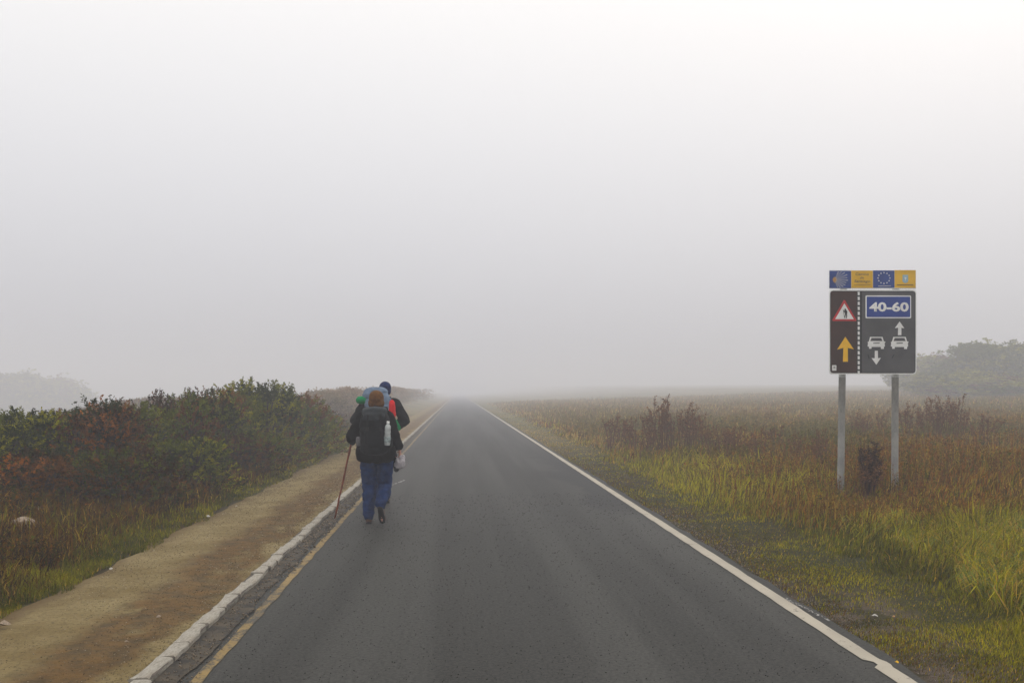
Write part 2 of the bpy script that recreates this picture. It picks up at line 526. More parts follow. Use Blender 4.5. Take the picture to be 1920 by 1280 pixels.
def plate(name, pts, layer, mtl, parent, thick=None):
    """flat printed shape standing proud of the layer below"""
    t = 0.0025 if thick is None else thick
    y0 = -0.0025 * layer
    bm = bmesh.new()
    f_ = [bm.verts.new((x, y0 - (0 if thick is None else 0), z)) for x, z in pts]
    bk = [bm.verts.new((x, y0 + t * 0.98, z)) for x, z in pts]
    n = len(pts)
    fa = bm.faces.new(f_)
    fb = bm.faces.new(list(reversed(bk)))
    bm.normal_update()
    for k in range(n):
        bm.faces.new((f_[k], bk[k], bk[(k + 1) % n], f_[(k + 1) % n]))
    bmesh.ops.triangulate(bm, faces=[fa, fb])
    bmesh.ops.recalc_face_normals(bm, faces=bm.faces)
    o = obj(name, bm_mesh(name, bm), mtl, parent)
    return o

def rrect(x0, z0, x1, z1, r, n=5):
    pts = []
    for cx, cz, a0 in ((x1 - r, z1 - r, 0), (x0 + r, z1 - r, 90), (x0 + r, z0 + r, 180), (x1 - r, z0 + r, 270)):
        for k in range(n + 1):
            a = R(a0 + 90 * k / n)
            pts.append((cx + r * math.cos(a), cz + r * math.sin(a)))
    return pts

def poly(zs): return [S(*p) for p in zs]

def multi_plate(name, polys, layer, mtl, parent):
    bm = bmesh.new()
    y0 = -0.0025 * layer
    for pts in polys:
        f_ = [bm.verts.new((x, y0, z)) for x, z in pts]
        bk = [bm.verts.new((x, y0 + 0.0024, z)) for x, z in pts]
        n = len(pts)
        fs = [bm.faces.new(f_), bm.faces.new(list(reversed(bk)))]
        for k in range(n):
            bm.faces.new((f_[k], bk[k], bk[(k + 1) % n], f_[(k + 1) % n]))
        bm.normal_update()
        bmesh.ops.triangulate(bm, faces=fs)
    bmesh.ops.recalc_face_normals(bm, faces=bm.faces)
    return obj(name, bm_mesh(name, bm), mtl, parent)

def lettering(text, cx, cz, height, layer, mtl, parent, bold=0.0, width=None, shear=0.0):
    cu = bpy.data.curves.new('lettering', 'FONT')
    cu.body = text
    cu.align_x = 'CENTER'; cu.align_y = 'CENTER'
    cu.size = 1.0
    cu.offset = bold
    cu.shear = shear
    cu.extrude = 0.0
    cu.resolution_u = 3
    t = bpy.data.objects.new('tmp', cu); C.objects.link(t)
    dg = bpy.context.evaluated_depsgraph_get()
    me = bpy.data.meshes.new_from_object(t.evaluated_get(dg))
    bpy.data.objects.remove(t)
    co = np.array([v.co[:] for v in me.vertices])
    lo, hi = co.min(0), co.max(0)
    s = height / (hi[1] - lo[1])
    sxx = s if width is None else width / (hi[0] - lo[0])
    for v in me.vertices:
        v.co = ((v.co.x - (lo[0] + hi[0]) / 2) * sxx + cx, -0.0025 * layer, (v.co.y - (lo[1] + hi[1]) / 2) * s + cz)
    me.name = 'lettering'
    for p in me.polygons:
        if p.normal.y > 0: p.flip()
    return obj('lettering', me, mtl, parent)

# two posts, hollow round tubes leaning very slightly
def post_mesh(h, lean):
    bm = bmesh.new()
    n = 20
    rings = []
    prof = [(0.050, -0.3), (0.050, 0.35), (0.0505, h * 0.52), (0.053, h * 0.52 + 0.002), (0.053, h * 0.52 + 0.012), (0.0505, h * 0.52 + 0.014), (0.050, h), (0.044, h), (0.044, h - 0.1)]
    for r_, z_ in prof:
        rings.append([bm.verts.new((r_ * math.cos(2 * math.pi * k / n) + lean * z_, r_ * math.sin(2 * math.pi * k / n), z_)) for k in range(n)])
    for a_, b_ in zip(rings[:-1], rings[1:]):
        for k in range(n):
            bm.faces.new((a_[k], a_[(k + 1) % n], b_[(k + 1) % n], b_[k]))
    return bm_mesh('post', bm, True)
PH = S(0, 138)[1]
for px0, lean in ((1579.5, 0.014), (1682.5, 0.004)):
    o = obj('post', post_mesh(PH, lean), M['steel'], sign)
    o.location = ((px0 - 1636) * SD / F_PX, 0.085, 0)

# white backing board with a folded rim, plus brackets to the posts
x0, z1 = S(188, 340); x1, z0 = S(1060, 1178)
board = plate('board', rrect(x0 - 0.002, z0 - 0.004, x1 + 0.002, z1 + 0.006, 0.05), 0, M['s_white'], sign, thick=0.025)
for zz in (0.25, 0.75):
    for px0, lean in ((1579.5, 0.014), (1682.5, 0.004)):
        bm = bmesh.new(); bmesh.ops.create_cube(bm, size=1)
        zc = z0 + (z1 - z0) * zz
        for v in bm.verts: v.co = Vector((v.co.x * 0.14 + (px0 - 1636) * SD / F_PX + lean * zc, 0.04 + v.co.y * 0.028, zc + v.co.z * 0.04))
        obj('bracket', bm_mesh('bracket', bm), M['steel'], sign)
bx0, bz1 = S(192, 348); bx1, bz0 = S(1052, 1170)
border = plate('border', rrect(bx0, bz0, bx1, bz1, 0.045), 1, M['s_black'], board)
e = 0.010
dx0, _ = S(458, 0); dx1, _ = S(512, 0)
brown = plate('brown_panel', rrect(bx0 + e, bz0 + e, dx0, bz1 - e, 0.004), 2, M['s_brown'], sign)
grey = plate('grey_panel', rrect(dx1, bz0 + e, bx1 - e, bz1 - e, 0.004), 2, M['s_grey'], sign)
# dashed white divider
dash = []
k = 358
while k < 1160:
    dash.append(poly([(468, k), (488, k), (489, k + 34), (469, k + 34)]))
    k += 49.3
for pts in dash:
    plate('dash', pts, 2, M['s_white'], board)
# warning triangle with walker
def tri(cx, top, bot, hw, r=6):
    return poly([(cx - 6, top), (cx + 6, top), (cx + hw, bot - 10), (cx + hw - 6, bot), (cx - hw + 6, bot), (cx - hw, bot - 10)])
plate('warning_triangle', tri(333, 442, 650, 122), 3, M['s_red'], brown)
plate('triangle_field', poly([(333, 474), (427, 631), (240, 631)]), 4, M['s_white'], brown)
walker = [poly([(341 + 9 * math.cos(a), 536 + 10 * math.sin(a)) for a in np.linspace(0, 2 * math.pi, 10, endpoint=False)]),
          poly([(334, 546), (356, 543), (362, 560), (357, 585), (339, 586), (336, 566)]),
          poly([(336, 552), (322, 541), (319, 547), (336, 566)]),
          poly([(339, 584), (349, 584), (343, 600), (341, 620), (331, 620), (334, 600)]),
          poly([(348, 584), (358, 584), (360, 600), (356, 622), (347, 622), (351, 601)]),
          poly([(319, 538), (323, 538), (333, 612), (330, 612)])]
multi_plate('walker_symbol', walker, 5, M['s_black'], brown)
plate('arrow', poly([(343, 808), (428, 931), (368, 918), (369, 1056), (319, 1056), (323, 918), (260, 935)]), 3, M['s_arrow'], brown)
plate('sticker', rrect(*S(210, 1145), *S(253, 1090), 0.008), 3, M['s_white'], brown)
multi_plate('sticker_mark', [poly([(222, 1104), (242, 1104), (242, 1110), (222, 1110)]), poly([(222, 1118), (242, 1118), (242, 1123), (222, 1123)])], 4, M['s_grey'], brown)
# speed plate
plate('speed_plate_rim', rrect(*S(546, 622), *S(1006, 394), 0.016), 3, M['s_white'], grey)
plate('speed_plate', rrect(*S(558, 610), *S(996, 406), 0.010), 4, M['s_blue'], grey)
tx0, tz1 = S(582, 460); tx1, tz0 = S(980, 556)
lettering('40-60', (tx0 + tx1) / 2, (tz0 + tz1) / 2, tz1 - tz0, 5, M['s_white'], grey, bold=0.035, width=tx1 - tx0)
# arrows
plate('arrow', poly([(890, 653), (938, 722), (908, 716), (908, 790), (873, 790), (875, 716), (842, 720)]), 3, M['s_white'], grey)
plate('arrow', poly([(640, 946), (671, 946), (671, 1020), (701, 1017), (655, 1086), (607, 1019), (639, 1021)]), 3, M['s_white'], grey)
# two cars seen from the front
for dx in (0, 234):
    q = lambda pts: poly([(x + dx, y) for x, y in pts])
    plate('car_symbol', q([(592, 808), (718, 808), (731, 852), (747, 856), (745, 864), (738, 868), (742, 902), (732, 906), (731, 928), (702, 928), (700, 908), (608, 908), (606, 926), (582, 926), (580, 905), (567, 902), (572, 870), (566, 862), (580, 852)]), 3, M['s_white'], grey)
    plate('windscreen', q([(606, 818), (704, 818), (716, 849), (594, 849)]), 4, M['s_grey'], grey)
    plate('grille', q([(624, 867), (688, 865), (688, 873), (624, 875)]), 4, M['s_black'], grey)
# dark scuffs
plate('scuff', poly([(566, 985), (578, 988), (588, 1020), (578, 1028)]), 3, M['s_black'], grey)
plate('scuff', poly([(832, 980), (838, 985), (816, 1022), (808, 1020)]), 3, M['s_black'], grey)
# header board with four tiles
hx0, hz1 = S(182, 142); hx1, hz0 = S(1056, 322)
plate('header_board', rrect(hx0, hz0 - 0.006, hx1, hz1, 0.003), 0, M['s_white'], sign, thick=0.02)
def tile(name, zx0, zx1, zy0, zy1, mtl):
    return plate(name, rrect(*S(zx0, zy1), *S(zx1, zy0), 0.002), 1, mtl, sign)
t1 = tile('shell_tile', 184, 402, 148, 322, M['s_blue2'])
t2 = tile('name_tile', 404, 621, 146, 320, M['s_yellow'])
t3 = tile('stars_tile', 624, 839, 144, 318, M['s_blue2'])
t4 = tile('shield_tile', 841, 1054, 140, 318, M['s_yellow'])
plate('shell_hub', poly([(216, 238), (224, 218), (240, 208), (252, 222), (258, 238), (252, 258), (240, 272), (226, 262)]), 2, M['s_orange'], t1)
rays = []
for a, r1 in ((-64, 92), (-50, 108), (-36, 126), (-22, 136), (-10, 128), (2, 134), (14, 118), (27, 120), (40, 112), (54, 100), (68, 84)):
    c_, s_ = math.cos(R(a)), math.sin(R(a))
    ox, oy = 236, 238
    w0, w1 = 1.5, 4.2
    rays.append(poly([(ox + 18 * c_ + w0 * s_, oy + 18 * s_ - w0 * c_), (ox + r1 * c_ + w1 * s_, oy + r1 * s_ - w1 * c_),
                      (ox + r1 * c_ - w1 * s_, oy + r1 * s_ + w1 * c_), (ox + 18 * c_ - w0 * s_, oy + 18 * s_ + w0 * c_)]))
for r_ in rays:
    plate('ray', r_, 2.4, M['s_rays'], t1)
def lt(text, zx0, zx1, zy0, zy1, layer, mtl, par, **k):
    a0, b1 = S(zx0, zy0); a1, b0 = S(zx1, zy1)
    return lettering(text, (a0 + a1) / 2, (b0 + b1) / 2, b1 - b0, layer, mtl, par, width=a1 - a0, **k)
lt('Camino', 446, 580, 168, 194, 2, M['s_text'], t2, shear=0.2)
lt('de', 492, 532, 204, 228, 2, M['s_text'], t2, shear=0.2)
lt('Santiago', 432, 594, 238, 272, 2, M['s_text'], t2, shear=0.2)
plate('rule', poly([(430, 288), (596, 286), (596, 290), (430, 292)]), 2, M['s_text2'], t2)
for k in range(12):
    a = R(30 * k)
    cx_, cy_ = 733 + 60 * math.cos(a), 220 + 54 * math.sin(a)
    plate('star', poly([(cx_ + (9 if j % 2 == 0 else 4) * math.sin(R(36 * j)), cy_ - (9 if j % 2 == 0 else 4) * math.cos(R(36 * j))) for j in range(10)]), 2, M['s_white'], t3)
plate('rule', poly([(676, 296), (802, 294), (802, 302), (676, 304)]), 2, M['s_rays'], t3)
plate('shield', poly([(922, 188), (976, 188), (978, 250), (966, 264), (949, 270), (932, 264), (920, 250)]), 2, M['s_light'], t4)
multi_plate('shield_emblem', [poly([(938, 212), (960, 212), (955, 230), (951, 233), (951, 244), (958, 248), (940, 248), (947, 244), (947, 233), (943, 230)])], 3, M['s_white'], t4)
plate('rule', poly([(862, 284), (1028, 282), (1028, 292), (862, 294)]), 2, M['s_text2'], t4)
# ------------------------------------------------------------------ people and what they carry
def V(*a): return Vector(a)

def capsule(bm, p0, r0, p1, r1, n=14, flat=1.0, axis=None):
    """tapered limb with round ends; flat squeezes it along `axis`"""
    p0 = Vector(p0); p1 = Vector(p1)
    d = p1 - p0
    L_ = d.length or 1e-4
    q = d.to_track_quat('Z', 'Y').to_matrix()
    rings = []
    prof = []
    for k in range(5):
        a = R(-90 + 90 * k / 4)
        prof.append((math.cos(a) * r0, math.sin(a) * r0))
    for k in range(1, 4):
        prof.append((r0 + (r1 - r0) * k / 4, L_ * k / 4))
    for k in range(5):
        a = R(90 * k / 4)
        prof.append((math.cos(a) * r1, L_ + math.sin(a) * r1))
    for r_, z_ in prof:
        r_ = max(r_, 1e-4)
        ring = []
        for k in range(n):
            a = 2 * math.pi * k / n
            ring.append(bm.verts.new(p0 + q @ Vector((r_ * math.cos(a), r_ * math.sin(a), z_))))
        rings.append(ring)
    for a_, b_ in zip(rings[:-1], rings[1:]):
        for k in range(n):
            bm.faces.new((a_[k], a_[(k + 1) % n], b_[(k + 1) % n], b_[k]))
    bm.faces.new(list(reversed(rings[0]))); bm.faces.new(rings[-1])

def blob(bm, c, r, e=1.0, rot=None, nu=20, nv=12):
    """ellipsoid; e below 1 makes it boxier"""
    c = Vector(c)
    mt = rot if rot is not None else Matrix.Identity(3)
    def sp(v): return math.copysign(abs(v) ** e, v)
    rings = []
    for j in range(nv + 1):
        t = -math.pi / 2 + math.pi * j / nv
        t = max(min(t, math.pi / 2 - 0.02), -math.pi / 2 + 0.02)
        rings.append([bm.verts.new(c + mt @ Vector((r[0] * sp(math.cos(t)) * sp(math.cos(2 * math.pi * k / nu)),
                                                    r[1] * sp(math.cos(t)) * sp(math.sin(2 * math.pi * k / nu)),
                                                    r[2] * sp(math.sin(t))))) for k in range(nu)])
    for a_, b_ in zip(rings[:-1], rings[1:]):
        for k in range(nu):
            bm.faces.new((a_[k], a_[(k + 1) % nu], b_[(k + 1) % nu], b_[k]))
    bm.faces.new(list(reversed(rings[0]))); bm.faces.new(rings[-1])

def fuse(name, bm, voxel, mtl, parent, smooth=3, folds=0.0, fscale=9.0, fold_dir=(1, 1, 1), cut_below=None, seed=0):
    """melt overlapping shapes into one continuous skin, then add cloth folds"""
    me = bm_mesh('tmp', bm)
    t = bpy.data.objects.new('tmp', me); C.objects.link(t)
    md = t.modifiers.new('r', 'REMESH'); md.mode = 'VOXEL'; md.voxel_size = voxel
    if smooth:
        ms = t.modifiers.new('s', 'SMOOTH'); ms.iterations = smooth; ms.factor = 0.5
    dg = bpy.context.evaluated_depsgraph_get()
    res = bpy.data.meshes.new_from_object(t.evaluated_get(dg))
    bpy.data.objects.remove(t); bpy.data.meshes.remove(me)
    res.name = name
    if folds:
        off = Vector((seed * 7.3, seed * 3.1, seed * 1.7))
        nr = [v.normal.copy() for v in res.vertices]
        for v, n_ in zip(res.vertices, nr):
            p = Vector((v.co.x * fold_dir[0], v.co.y * fold_dir[1], v.co.z * fold_dir[2])) * fscale + off
            h = mnoise.noise(p) + 0.5 * mnoise.noise(p * 2.1)
            h = 1 - 2 * abs(h)                    # creased rather than wavy
            v.co += n_ * folds * h
    res.polygons.foreach_set('use_smooth', [True] * len(res.polygons))
    return obj(name, res, mtl, parent)

def cloth_mat(name, col, rough=0.85, var=0.3, scale=8):
    m, nt, b = new_mat(name)
    n = tnoise(nt, scale, 5, 0.6); w = tnoise(nt, 180, 2)
    lo = tuple(c * (1 - var) for c in col[:3]) + (1,); hi = tuple(min(1, c * (1 + var)) for c in col[:3]) + (1,)
    nt.links.new(mixc(nt, maprange(nt, n, 0.3, 0.7), lo, hi), b.inputs['Base Color'])
    b.inputs['Roughness'].default_value = rough
    b.inputs['Specular IOR Level'].default_value = 0.06
    bump(nt, b, w, 0.25, 0.002)
    return m

M['skin'] = simple_mat('skin', (0.42, 0.20, 0.14, 1), 0.55, 0.12, 14)
M['jacket'] = cloth_mat('black_jacket', (0.0028, 0.0024, 0.0024, 1), 0.9)
M['jacket2'] = cloth_mat('charcoal_jacket', (0.006, 0.006, 0.007, 1), 0.85)
M['jeans'] = cloth_mat('blue_denim', (0.005, 0.022, 0.085, 1), 0.9, 0.4, 14)
M['trousers'] = cloth_mat('dark_trousers', (0.016, 0.018, 0.03, 1), 0.9)
M['boot'] = simple_mat('boot_leather', (0.065, 0.028, 0.016, 1), 0.7, 0.3, 16)
M['sole'] = simple_mat('boot_sole', (0.012, 0.010, 0.010, 1), 0.8, 0.3, 20)
M['cap_brown'] = cloth_mat('brown_knit', (0.115, 0.052, 0.016, 1), 0.95, 0.35, 30)
M['cap_navy'] = cloth_mat('navy_knit', (0.010, 0.020, 0.075, 1), 0.95, 0.35, 30)
M['pack_black'] = cloth_mat('black_nylon', (0.009, 0.010, 0.011, 1), 0.75)
M['pack_lid'] = cloth_mat('dark_grey_nylon', (0.034, 0.039, 0.043, 1), 0.75)
M['pack_blue'] = cloth_mat('grey_blue_nylon', (0.135, 0.185, 0.26, 1), 0.7, 0.2)
M['red_nylon'] = cloth_mat('red_nylon', (0.55, 0.012, 0.014, 1), 0.65, 0.2)
M['green_nylon'] = cloth_mat('green_foam', (0.004, 0.19, 0.065, 1), 0.7, 0.2)
M['cream'] = cloth_mat('cream_cloth', (0.40, 0.30, 0.22, 1), 0.8, 0.2)
M['paper'] = cloth_mat('white_cloth', (0.44, 0.41, 0.43, 1), 0.8, 0.15)
M['strap'] = cloth_mat('black_webbing', (0.012, 0.012, 0.013, 1), 0.7)
M['grey_mesh'] = cloth_mat('grey_mesh', (0.12, 0.115, 0.12, 1), 0.6, 0.3, 40)
M['bottle'] = simple_mat('bottle_plastic', (0.44, 0.47, 0.46, 1), 0.3, 0.25, 22)
M['bottle_low'] = simple_mat('bottle_label', (0.30, 0.36, 0.36, 1), 0.4, 0.5, 30)
M['stick'] = simple_mat('reddish_wood', (0.21, 0.045, 0.014, 1), 0.6, 0.3, 18)
M['hair'] = simple_mat('dark_hair', (0.03, 0.018, 0.012, 1), 0.7, 0.3, 40)

def hand(bm, wrist, grip, out_, up, curl=1.0, s=1.0, grow=0.0):
    """palm and five bent fingers. grip: wrist to knuckles; out_: from the palm outwards; up: index-finger side"""
    wrist = Vector(wrist); g = Vector(grip).normalized(); n = Vector(out_).normalized(); u = Vector(up).normalized()
    pal = wrist + g * 0.045 * s
    for k in (-1.1, -0.35, 0.35, 1.1):
        capsule(bm, wrist + u * 0.010 * k * s, 0.017 * s + grow, wrist + g * 0.082 * s + u * 0.021 * k * s, 0.013 * s + grow, 10)
    lens = (0.064, 0.076, 0.080, 0.070)
    for k, l_ in zip((-1.5, -0.5, 0.5, 1.5), lens):
        base = wrist + g * 0.086 * s + u * 0.0195 * k * s
        a1 = R(38 * curl); a2 = R(105 * curl); a3 = R(160 * curl)
        d1 = g * math.cos(a1) + n * math.sin(a1)
        d2 = g * math.cos(a2) + n * math.sin(a2)
        d3 = g * math.cos(a3) + n * math.sin(a3)
        p1 = base + d1 * l_ * 0.48 * s; p2 = p1 + d2 * l_ * 0.36 * s; p3 = p2 + d3 * l_ * 0.26 * s
        for q0, q1, r0, r1 in ((base, p1, 0.0095, 0.0088), (p1, p2, 0.0088, 0.008), (p2, p3, 0.008, 0.0072)):
            capsule(bm, q0, r0 * s + grow, q1, r1 * s + grow, 8)
    t0 = wrist + g * 0.028 * s + u * 0.026 * s
    t1 = t0 + (g * 0.55 + u * 0.55 + n * 0.5).normalized() * 0.036 * s
    t2 = t1 + (g * 0.55 + n * 0.85 - u * 0.25 * curl).normalized() * 0.030 * s
    capsule(bm, t0, 0.014 * s + grow, t1, 0.0115 * s + grow, 8)
    capsule(bm, t1, 0.0115 * s + grow, t2, 0.0095 * s + grow, 8)

def face(bm, c, fw, rt):
    """head with brow, nose, chin and ears; c head centre, fw facing, rt right"""
    c = Vector(c); f = Vector(fw).normalized(); r_ = Vector(rt).normalized(); u = r_.cross(f)
    rot = Matrix((r_, f, u)).transposed()
    blob(bm, c + u * 0.015, (0.074, 0.094, 0.098), 1, rot)
    blob(bm, c + f * 0.026 - u * 0.052, (0.055, 0.062, 0.060), 1, rot)
    blob(bm, c + f * 0.075 - u * 0.098, (0.022, 0.018, 0.018), 1, rot)
    capsule(bm, c + f * 0.090 + u * 0.005, 0.009, c + f * 0.108 - u * 0.030, 0.014, 8)
    blob(bm, c + f * 0.084 - u * 0.064, (0.024, 0.010, 0.009), 1, rot)
    for s in (-1, 1):
        blob(bm, c + r_ * s * 0.033 + f * 0.079 + u * 0.012, (0.016, 0.010, 0.008), 1, rot)
        blob(bm, c + r_ * s * 0.076 - f * 0.004 - u * 0.012, (0.010, 0.020, 0.030), 1, rot)

def boot(parent, heel, toe, up, lbl=None):
    """boot upper with a separate sole; heel and toe are sole points"""
    heel = Vector(heel); toe = Vector(toe); u = Vector(up).normalized()
    d = (toe - heel).normalized(); side = d.cross(u).normalized()
    rot = Matrix((side, d, u)).transposed()
    Ln = (toe - heel).length
    bm = bmesh.new()
    blob(bm, heel + d * 0.05 + u * 0.055, (0.040, 0.052, 0.055), 0.8, rot)
    capsule(bm, heel + d * 0.06 + u * 0.05, 0.044, heel + d * 0.07 + u * 0.13, 0.047, 12)
    blob(bm, heel + d * (Ln * 0.48) + u * 0.05, (0.043, 0.08, 0.045), 0.85, rot)
    blob(bm, toe - d * 0.055 + u * 0.040, (0.046, 0.062, 0.034), 0.8, rot)
    o = fuse('boot', bm, 0.009, M['boot'], parent, 3)
    bm = bmesh.new()
    pts = []
    for k in range(28):
        a = 2 * math.pi * k / 28
        t = -math.cos(a)
        w = 0.040 + 0.010 * max(0, t) - 0.006 * math.exp(-((t + 0.1) / 0.3) ** 2)
        pts.append(heel + d * (Ln * (0.5 + 0.5 * t)) + side * (w * math.sin(a)))
    lo = [bm.verts.new(p) for p in pts]; hi = [bm.verts.new(p + u * 0.028) for p in pts]
    for k in range(28):
        bm.faces.new((lo[k], lo[(k + 1) % 28], hi[(k + 1) % 28], hi[k]))
    bm.faces.new(list(reversed(lo))); bm.faces.new(hi)
    for t in np.linspace(0.08, 0.92, 8):                         # tread bars
        c_ = heel + d * Ln * t - u * 0.003
        w = 0.034
        q = [c_ + side * w + d * 0.007, c_ - side * w + d * 0.007, c_ - side * w - d * 0.007, c_ + side * w - d * 0.007]
        a_ = [bm.verts.new(p) for p in q]; b2 = [bm.verts.new(p + u * 0.01) for p in q]
        bm.faces.new(a_)
        for k in range(4): bm.faces.new((a_[k], a_[(k + 1) % 4], b2[(k + 1) % 4], b2[k]))
    bmesh.ops.recalc_face_normals(bm, faces=bm.faces)
    obj('sole', bm_mesh('sole', bm), M['sole'], o)
    return o

def ribbon(bm, pts, w, th=0.006, side=None):
    """webbing strap through points"""
    pts = [Vector(p) for p in pts]
    rows = []
    for k, p in enumerate(pts):
        t = (pts[min(k + 1, len(pts) - 1)] - pts[max(k - 1, 0)]).normalized()
        s = Vector(side).normalized() if side is not None else Vector((1, 0, 0))
        s = (s - t * s.dot(t)).normalized()
        n = t.cross(s)
        rows.append([bm.verts.new(p + s * w / 2 * a + n * th / 2 * c) for a, c in ((-1, -1), (1, -1), (1, 1), (-1, 1))])
    for a_, b_ in zip(rows[:-1], rows[1:]):
        for k in range(4): bm.faces.new((a_[k], a_[(k + 1) % 4], b_[(k + 1) % 4], b_[k]))
    bm.faces.new(list(reversed(rows[0]))); bm.faces.new(rows[-1])
    bmesh.ops.recalc_face_normals(bm, faces=bm.faces)

def rounded_bag(name, parts, mtl, parent, voxel=0.011, folds=0.006, seed=1, smooth=4):
    bm = bmesh.new()
    for c, r, e_ in parts: blob(bm, c, r, e_, nu=28, nv=16)
    return fuse(name, bm, voxel, mtl, parent, smooth, folds, 7, (1, 1, 1.4), seed=seed)

# ---- near walker -------------------------------------------------------------
DA = 12.4
pa = P(705, 735, DA)
A = empty('person', (pa.x, pa.y, 0.0), 0.02)
tag(A, 'walker in brown knit cap, black jacket and blue jeans, nearer of the two', 'person')
hipL, hipR = V(-.095, 0, .86), V(.095, 0, .86)
kneL, ankL = V(-.092, .035, .47), V(-.088, -.02, .09)
kneR, ankR = V(.105, .045, .47), V(.07, -.205, .215)
shL, elL, wrL = V(-.165, .02, 1.325), V(-.285, -.075, 1.10), V(-.318, .085, 1.045)
shR, elR, wrR = V(.15, .02, 1.325), V(.218, -.06, 1.12), V(.295, .02, .945)
head = V(0, .075, 1.545)
bm = bmesh.new()
capsule(bm, V(0, 0, .90), .125, V(0, .01, 1.10), .12, 18)
blob(bm, V(0, .02, 1.24), (.165, .105, .15))
capsule(bm, V(0, .03, 1.36), .06, V(0, .06, 1.47), .052)
face(bm, head, V(0, 1, -.12), V(1, 0, 0))
for a_, b_, c_ in ((hipL, kneL, ankL), (hipR, kneR, ankR)):
    capsule(bm, a_, .078, b_, .052); capsule(bm, b_, .052, c_, .036)
for a_, b_, c_ in ((shL, elL, wrL), (shR, elR, wrR)):
    capsule(bm, a_, .05, b_, .038); capsule(bm, b_, .038, c_, .026)
capsule(bm, V(-.15, .02, 1.33), .06, V(.15, .02, 1.33), .06)
capsule(bm, ankL, .036, V(-.09, .12, .045), .03)
capsule(bm, ankR, .036, V(.085, -.15, .07), .03)
hand(bm, wrL, V(-.12, 1, -.25), V(.9, .1, -.1), V(.1, .25, 1), 1.05)
hand(bm, wrR, V(.06, .15, -1), V(-.9, .3, 0), V(.2, 1, .1), 0.75)
fuse('body', bm, 0.0065, M['skin'], A, 2)
# jacket: one shell of torso and sleeves
bm = bmesh.new()
blob(bm, V(0, .012, 1.23), (.205, .15, .17), 0.95)
capsule(bm, V(-.11, .02, 1.355), .078, V(.11, .02, 1.355), .078)
capsule(bm, V(0, .05, 1.40), .085, V(0, .06, 1.45), .075)
blob(bm, V(0, 0, 1.02), (.225, .16, .22), 0.75)
blob(bm, V(0, -.005, .885), (.248, .172, .125), 0.62)
for a_, b_, c_ in ((shL, elL, wrL), (shR, elR, wrR)):
    capsule(bm, a_, .080, b_, .076); capsule(bm, b_, .076, b_.lerp(c_, .82), .056)
fuse('jacket', bm, 0.010, M['jacket'], A, 3, 0.010, 7, (1, 1, 1.3), seed=1)
# left glove
bm = bmesh.new()
hand(bm, wrL, V(-.12, 1, -.25), V(.9, .1, -.1), V(.1, .25, 1), 1.05, grow=0.004)
capsule(bm, wrL - V(0, .03, 0), .036, wrL + V(-.005, .03, -.008), .034)
fuse('glove', bm, 0.006, M['jacket'], A, 1)
# jeans
bm = bmesh.new()
blob(bm, V(0, 0, .87), (.19, .135, .12), 0.8)
capsule(bm, hipL + V(-.005, 0, -.03), .106, kneL, .078, 18); capsule(bm, kneL, .076, ankL + V(0, -.005, .02), .066, 18)
capsule(bm, hipR + V(.005, 0, -.03), .106, kneR, .078, 18); capsule(bm, kneR, .076, ankR + V(0, 0, .045), .064, 18)
fuse('jeans', bm, 0.010, M['jeans'], A, 3, 0.011, 8, (1, 1, 1.8), seed=2)
boot(A, V(-.088, -.075, 0.0), V(-.098, .195, 0.0), V(0, 0, 1))
boot(A, V(.062, -.275, .245), V(.092, -.145, .012), V(.0, .87, .48))
# knitted cap
bm = bmesh.new()
blob(bm, head + V(0, -.005, .022), (.094, .112, .106), 0.92)
capsule(bm, head + V(-.03, -.03, -.035), .072, head + V(.03, -.03, -.035), .072)
fuse('knit_cap', bm, 0.008, M['cap_brown'], A, 2, 0.003, 30, (1, 1, .4), seed=3)
bm = bmesh.new()
blob(bm, head + V(0, -.045, -.065), (.072, .05, .05), 0.9)
fuse('hair', bm, 0.008, M['hair'], A, 2, 0.006, 28, (1, 1, .5), seed=4)

# backpack of the near walker
K = empty('backpack', (pa.x, pa.y, 0.0), 0.02)
tag(K, 'black backpack with dark grey lid on the nearer walker', 'backpack')
rounded_bag('main_bag', [(V(.0, -.245, 1.16), (.178, .125, .265), 0.6), (V(0, -.25, 1.00), (.165, .125, .12), 0.6)], M['pack_black'], K, 0.011, 0.012, 5)
rounded_bag('lid', [(V(-.005, -.235, 1.405), (.155, .13, .062), 0.65), (V(-.005, -.335, 1.345), (.135, .045, .055), 0.6)], M['pack_lid'], K, 0.010, 0.008, 6)
rounded_bag('pocket', [(V(0, -.365, 1.10), (.115, .048, .13), 0.6)], M['pack_black'], K, 0.010, 0.007, 7)
rounded_bag('side_pocket', [(V(.165, -.27, 1.03), (.055, .07, .075), 0.7)], M['pack_black'], K, 0.009, 0.006, 8)
rounded_bag('side_pocket', [(V(-.195, -.27, 1.045), (.032, .06, .058), 0.6)], M['grey_mesh'], K, 0.008, 0.003, 9)
bm = bmesh.new()
ribbon(bm, [V(-.10, -.15, 1.42), V(-.115, -.08, 1.46), V(-.12, .04, 1.455), V(-.12, .125, 1.36), V(-.125, .15, 1.22), V(-.15, .10, 1.06), V(-.165, -.12, .98)], .055, .014)
obj('shoulder_strap', bm_mesh('shoulder_strap', bm), M['strap'], K)
bm = bmesh.new()
ribbon(bm, [V(.10, -.15, 1.42), V(.115, -.08, 1.46), V(.12, .04, 1.455), V(.12, .125, 1.36), V(.125, .15, 1.22), V(.15, .10, 1.06), V(.165, -.12, .98)], .055, .014)
obj('shoulder_strap', bm_mesh('shoulder_strap', bm), M['strap'], K)
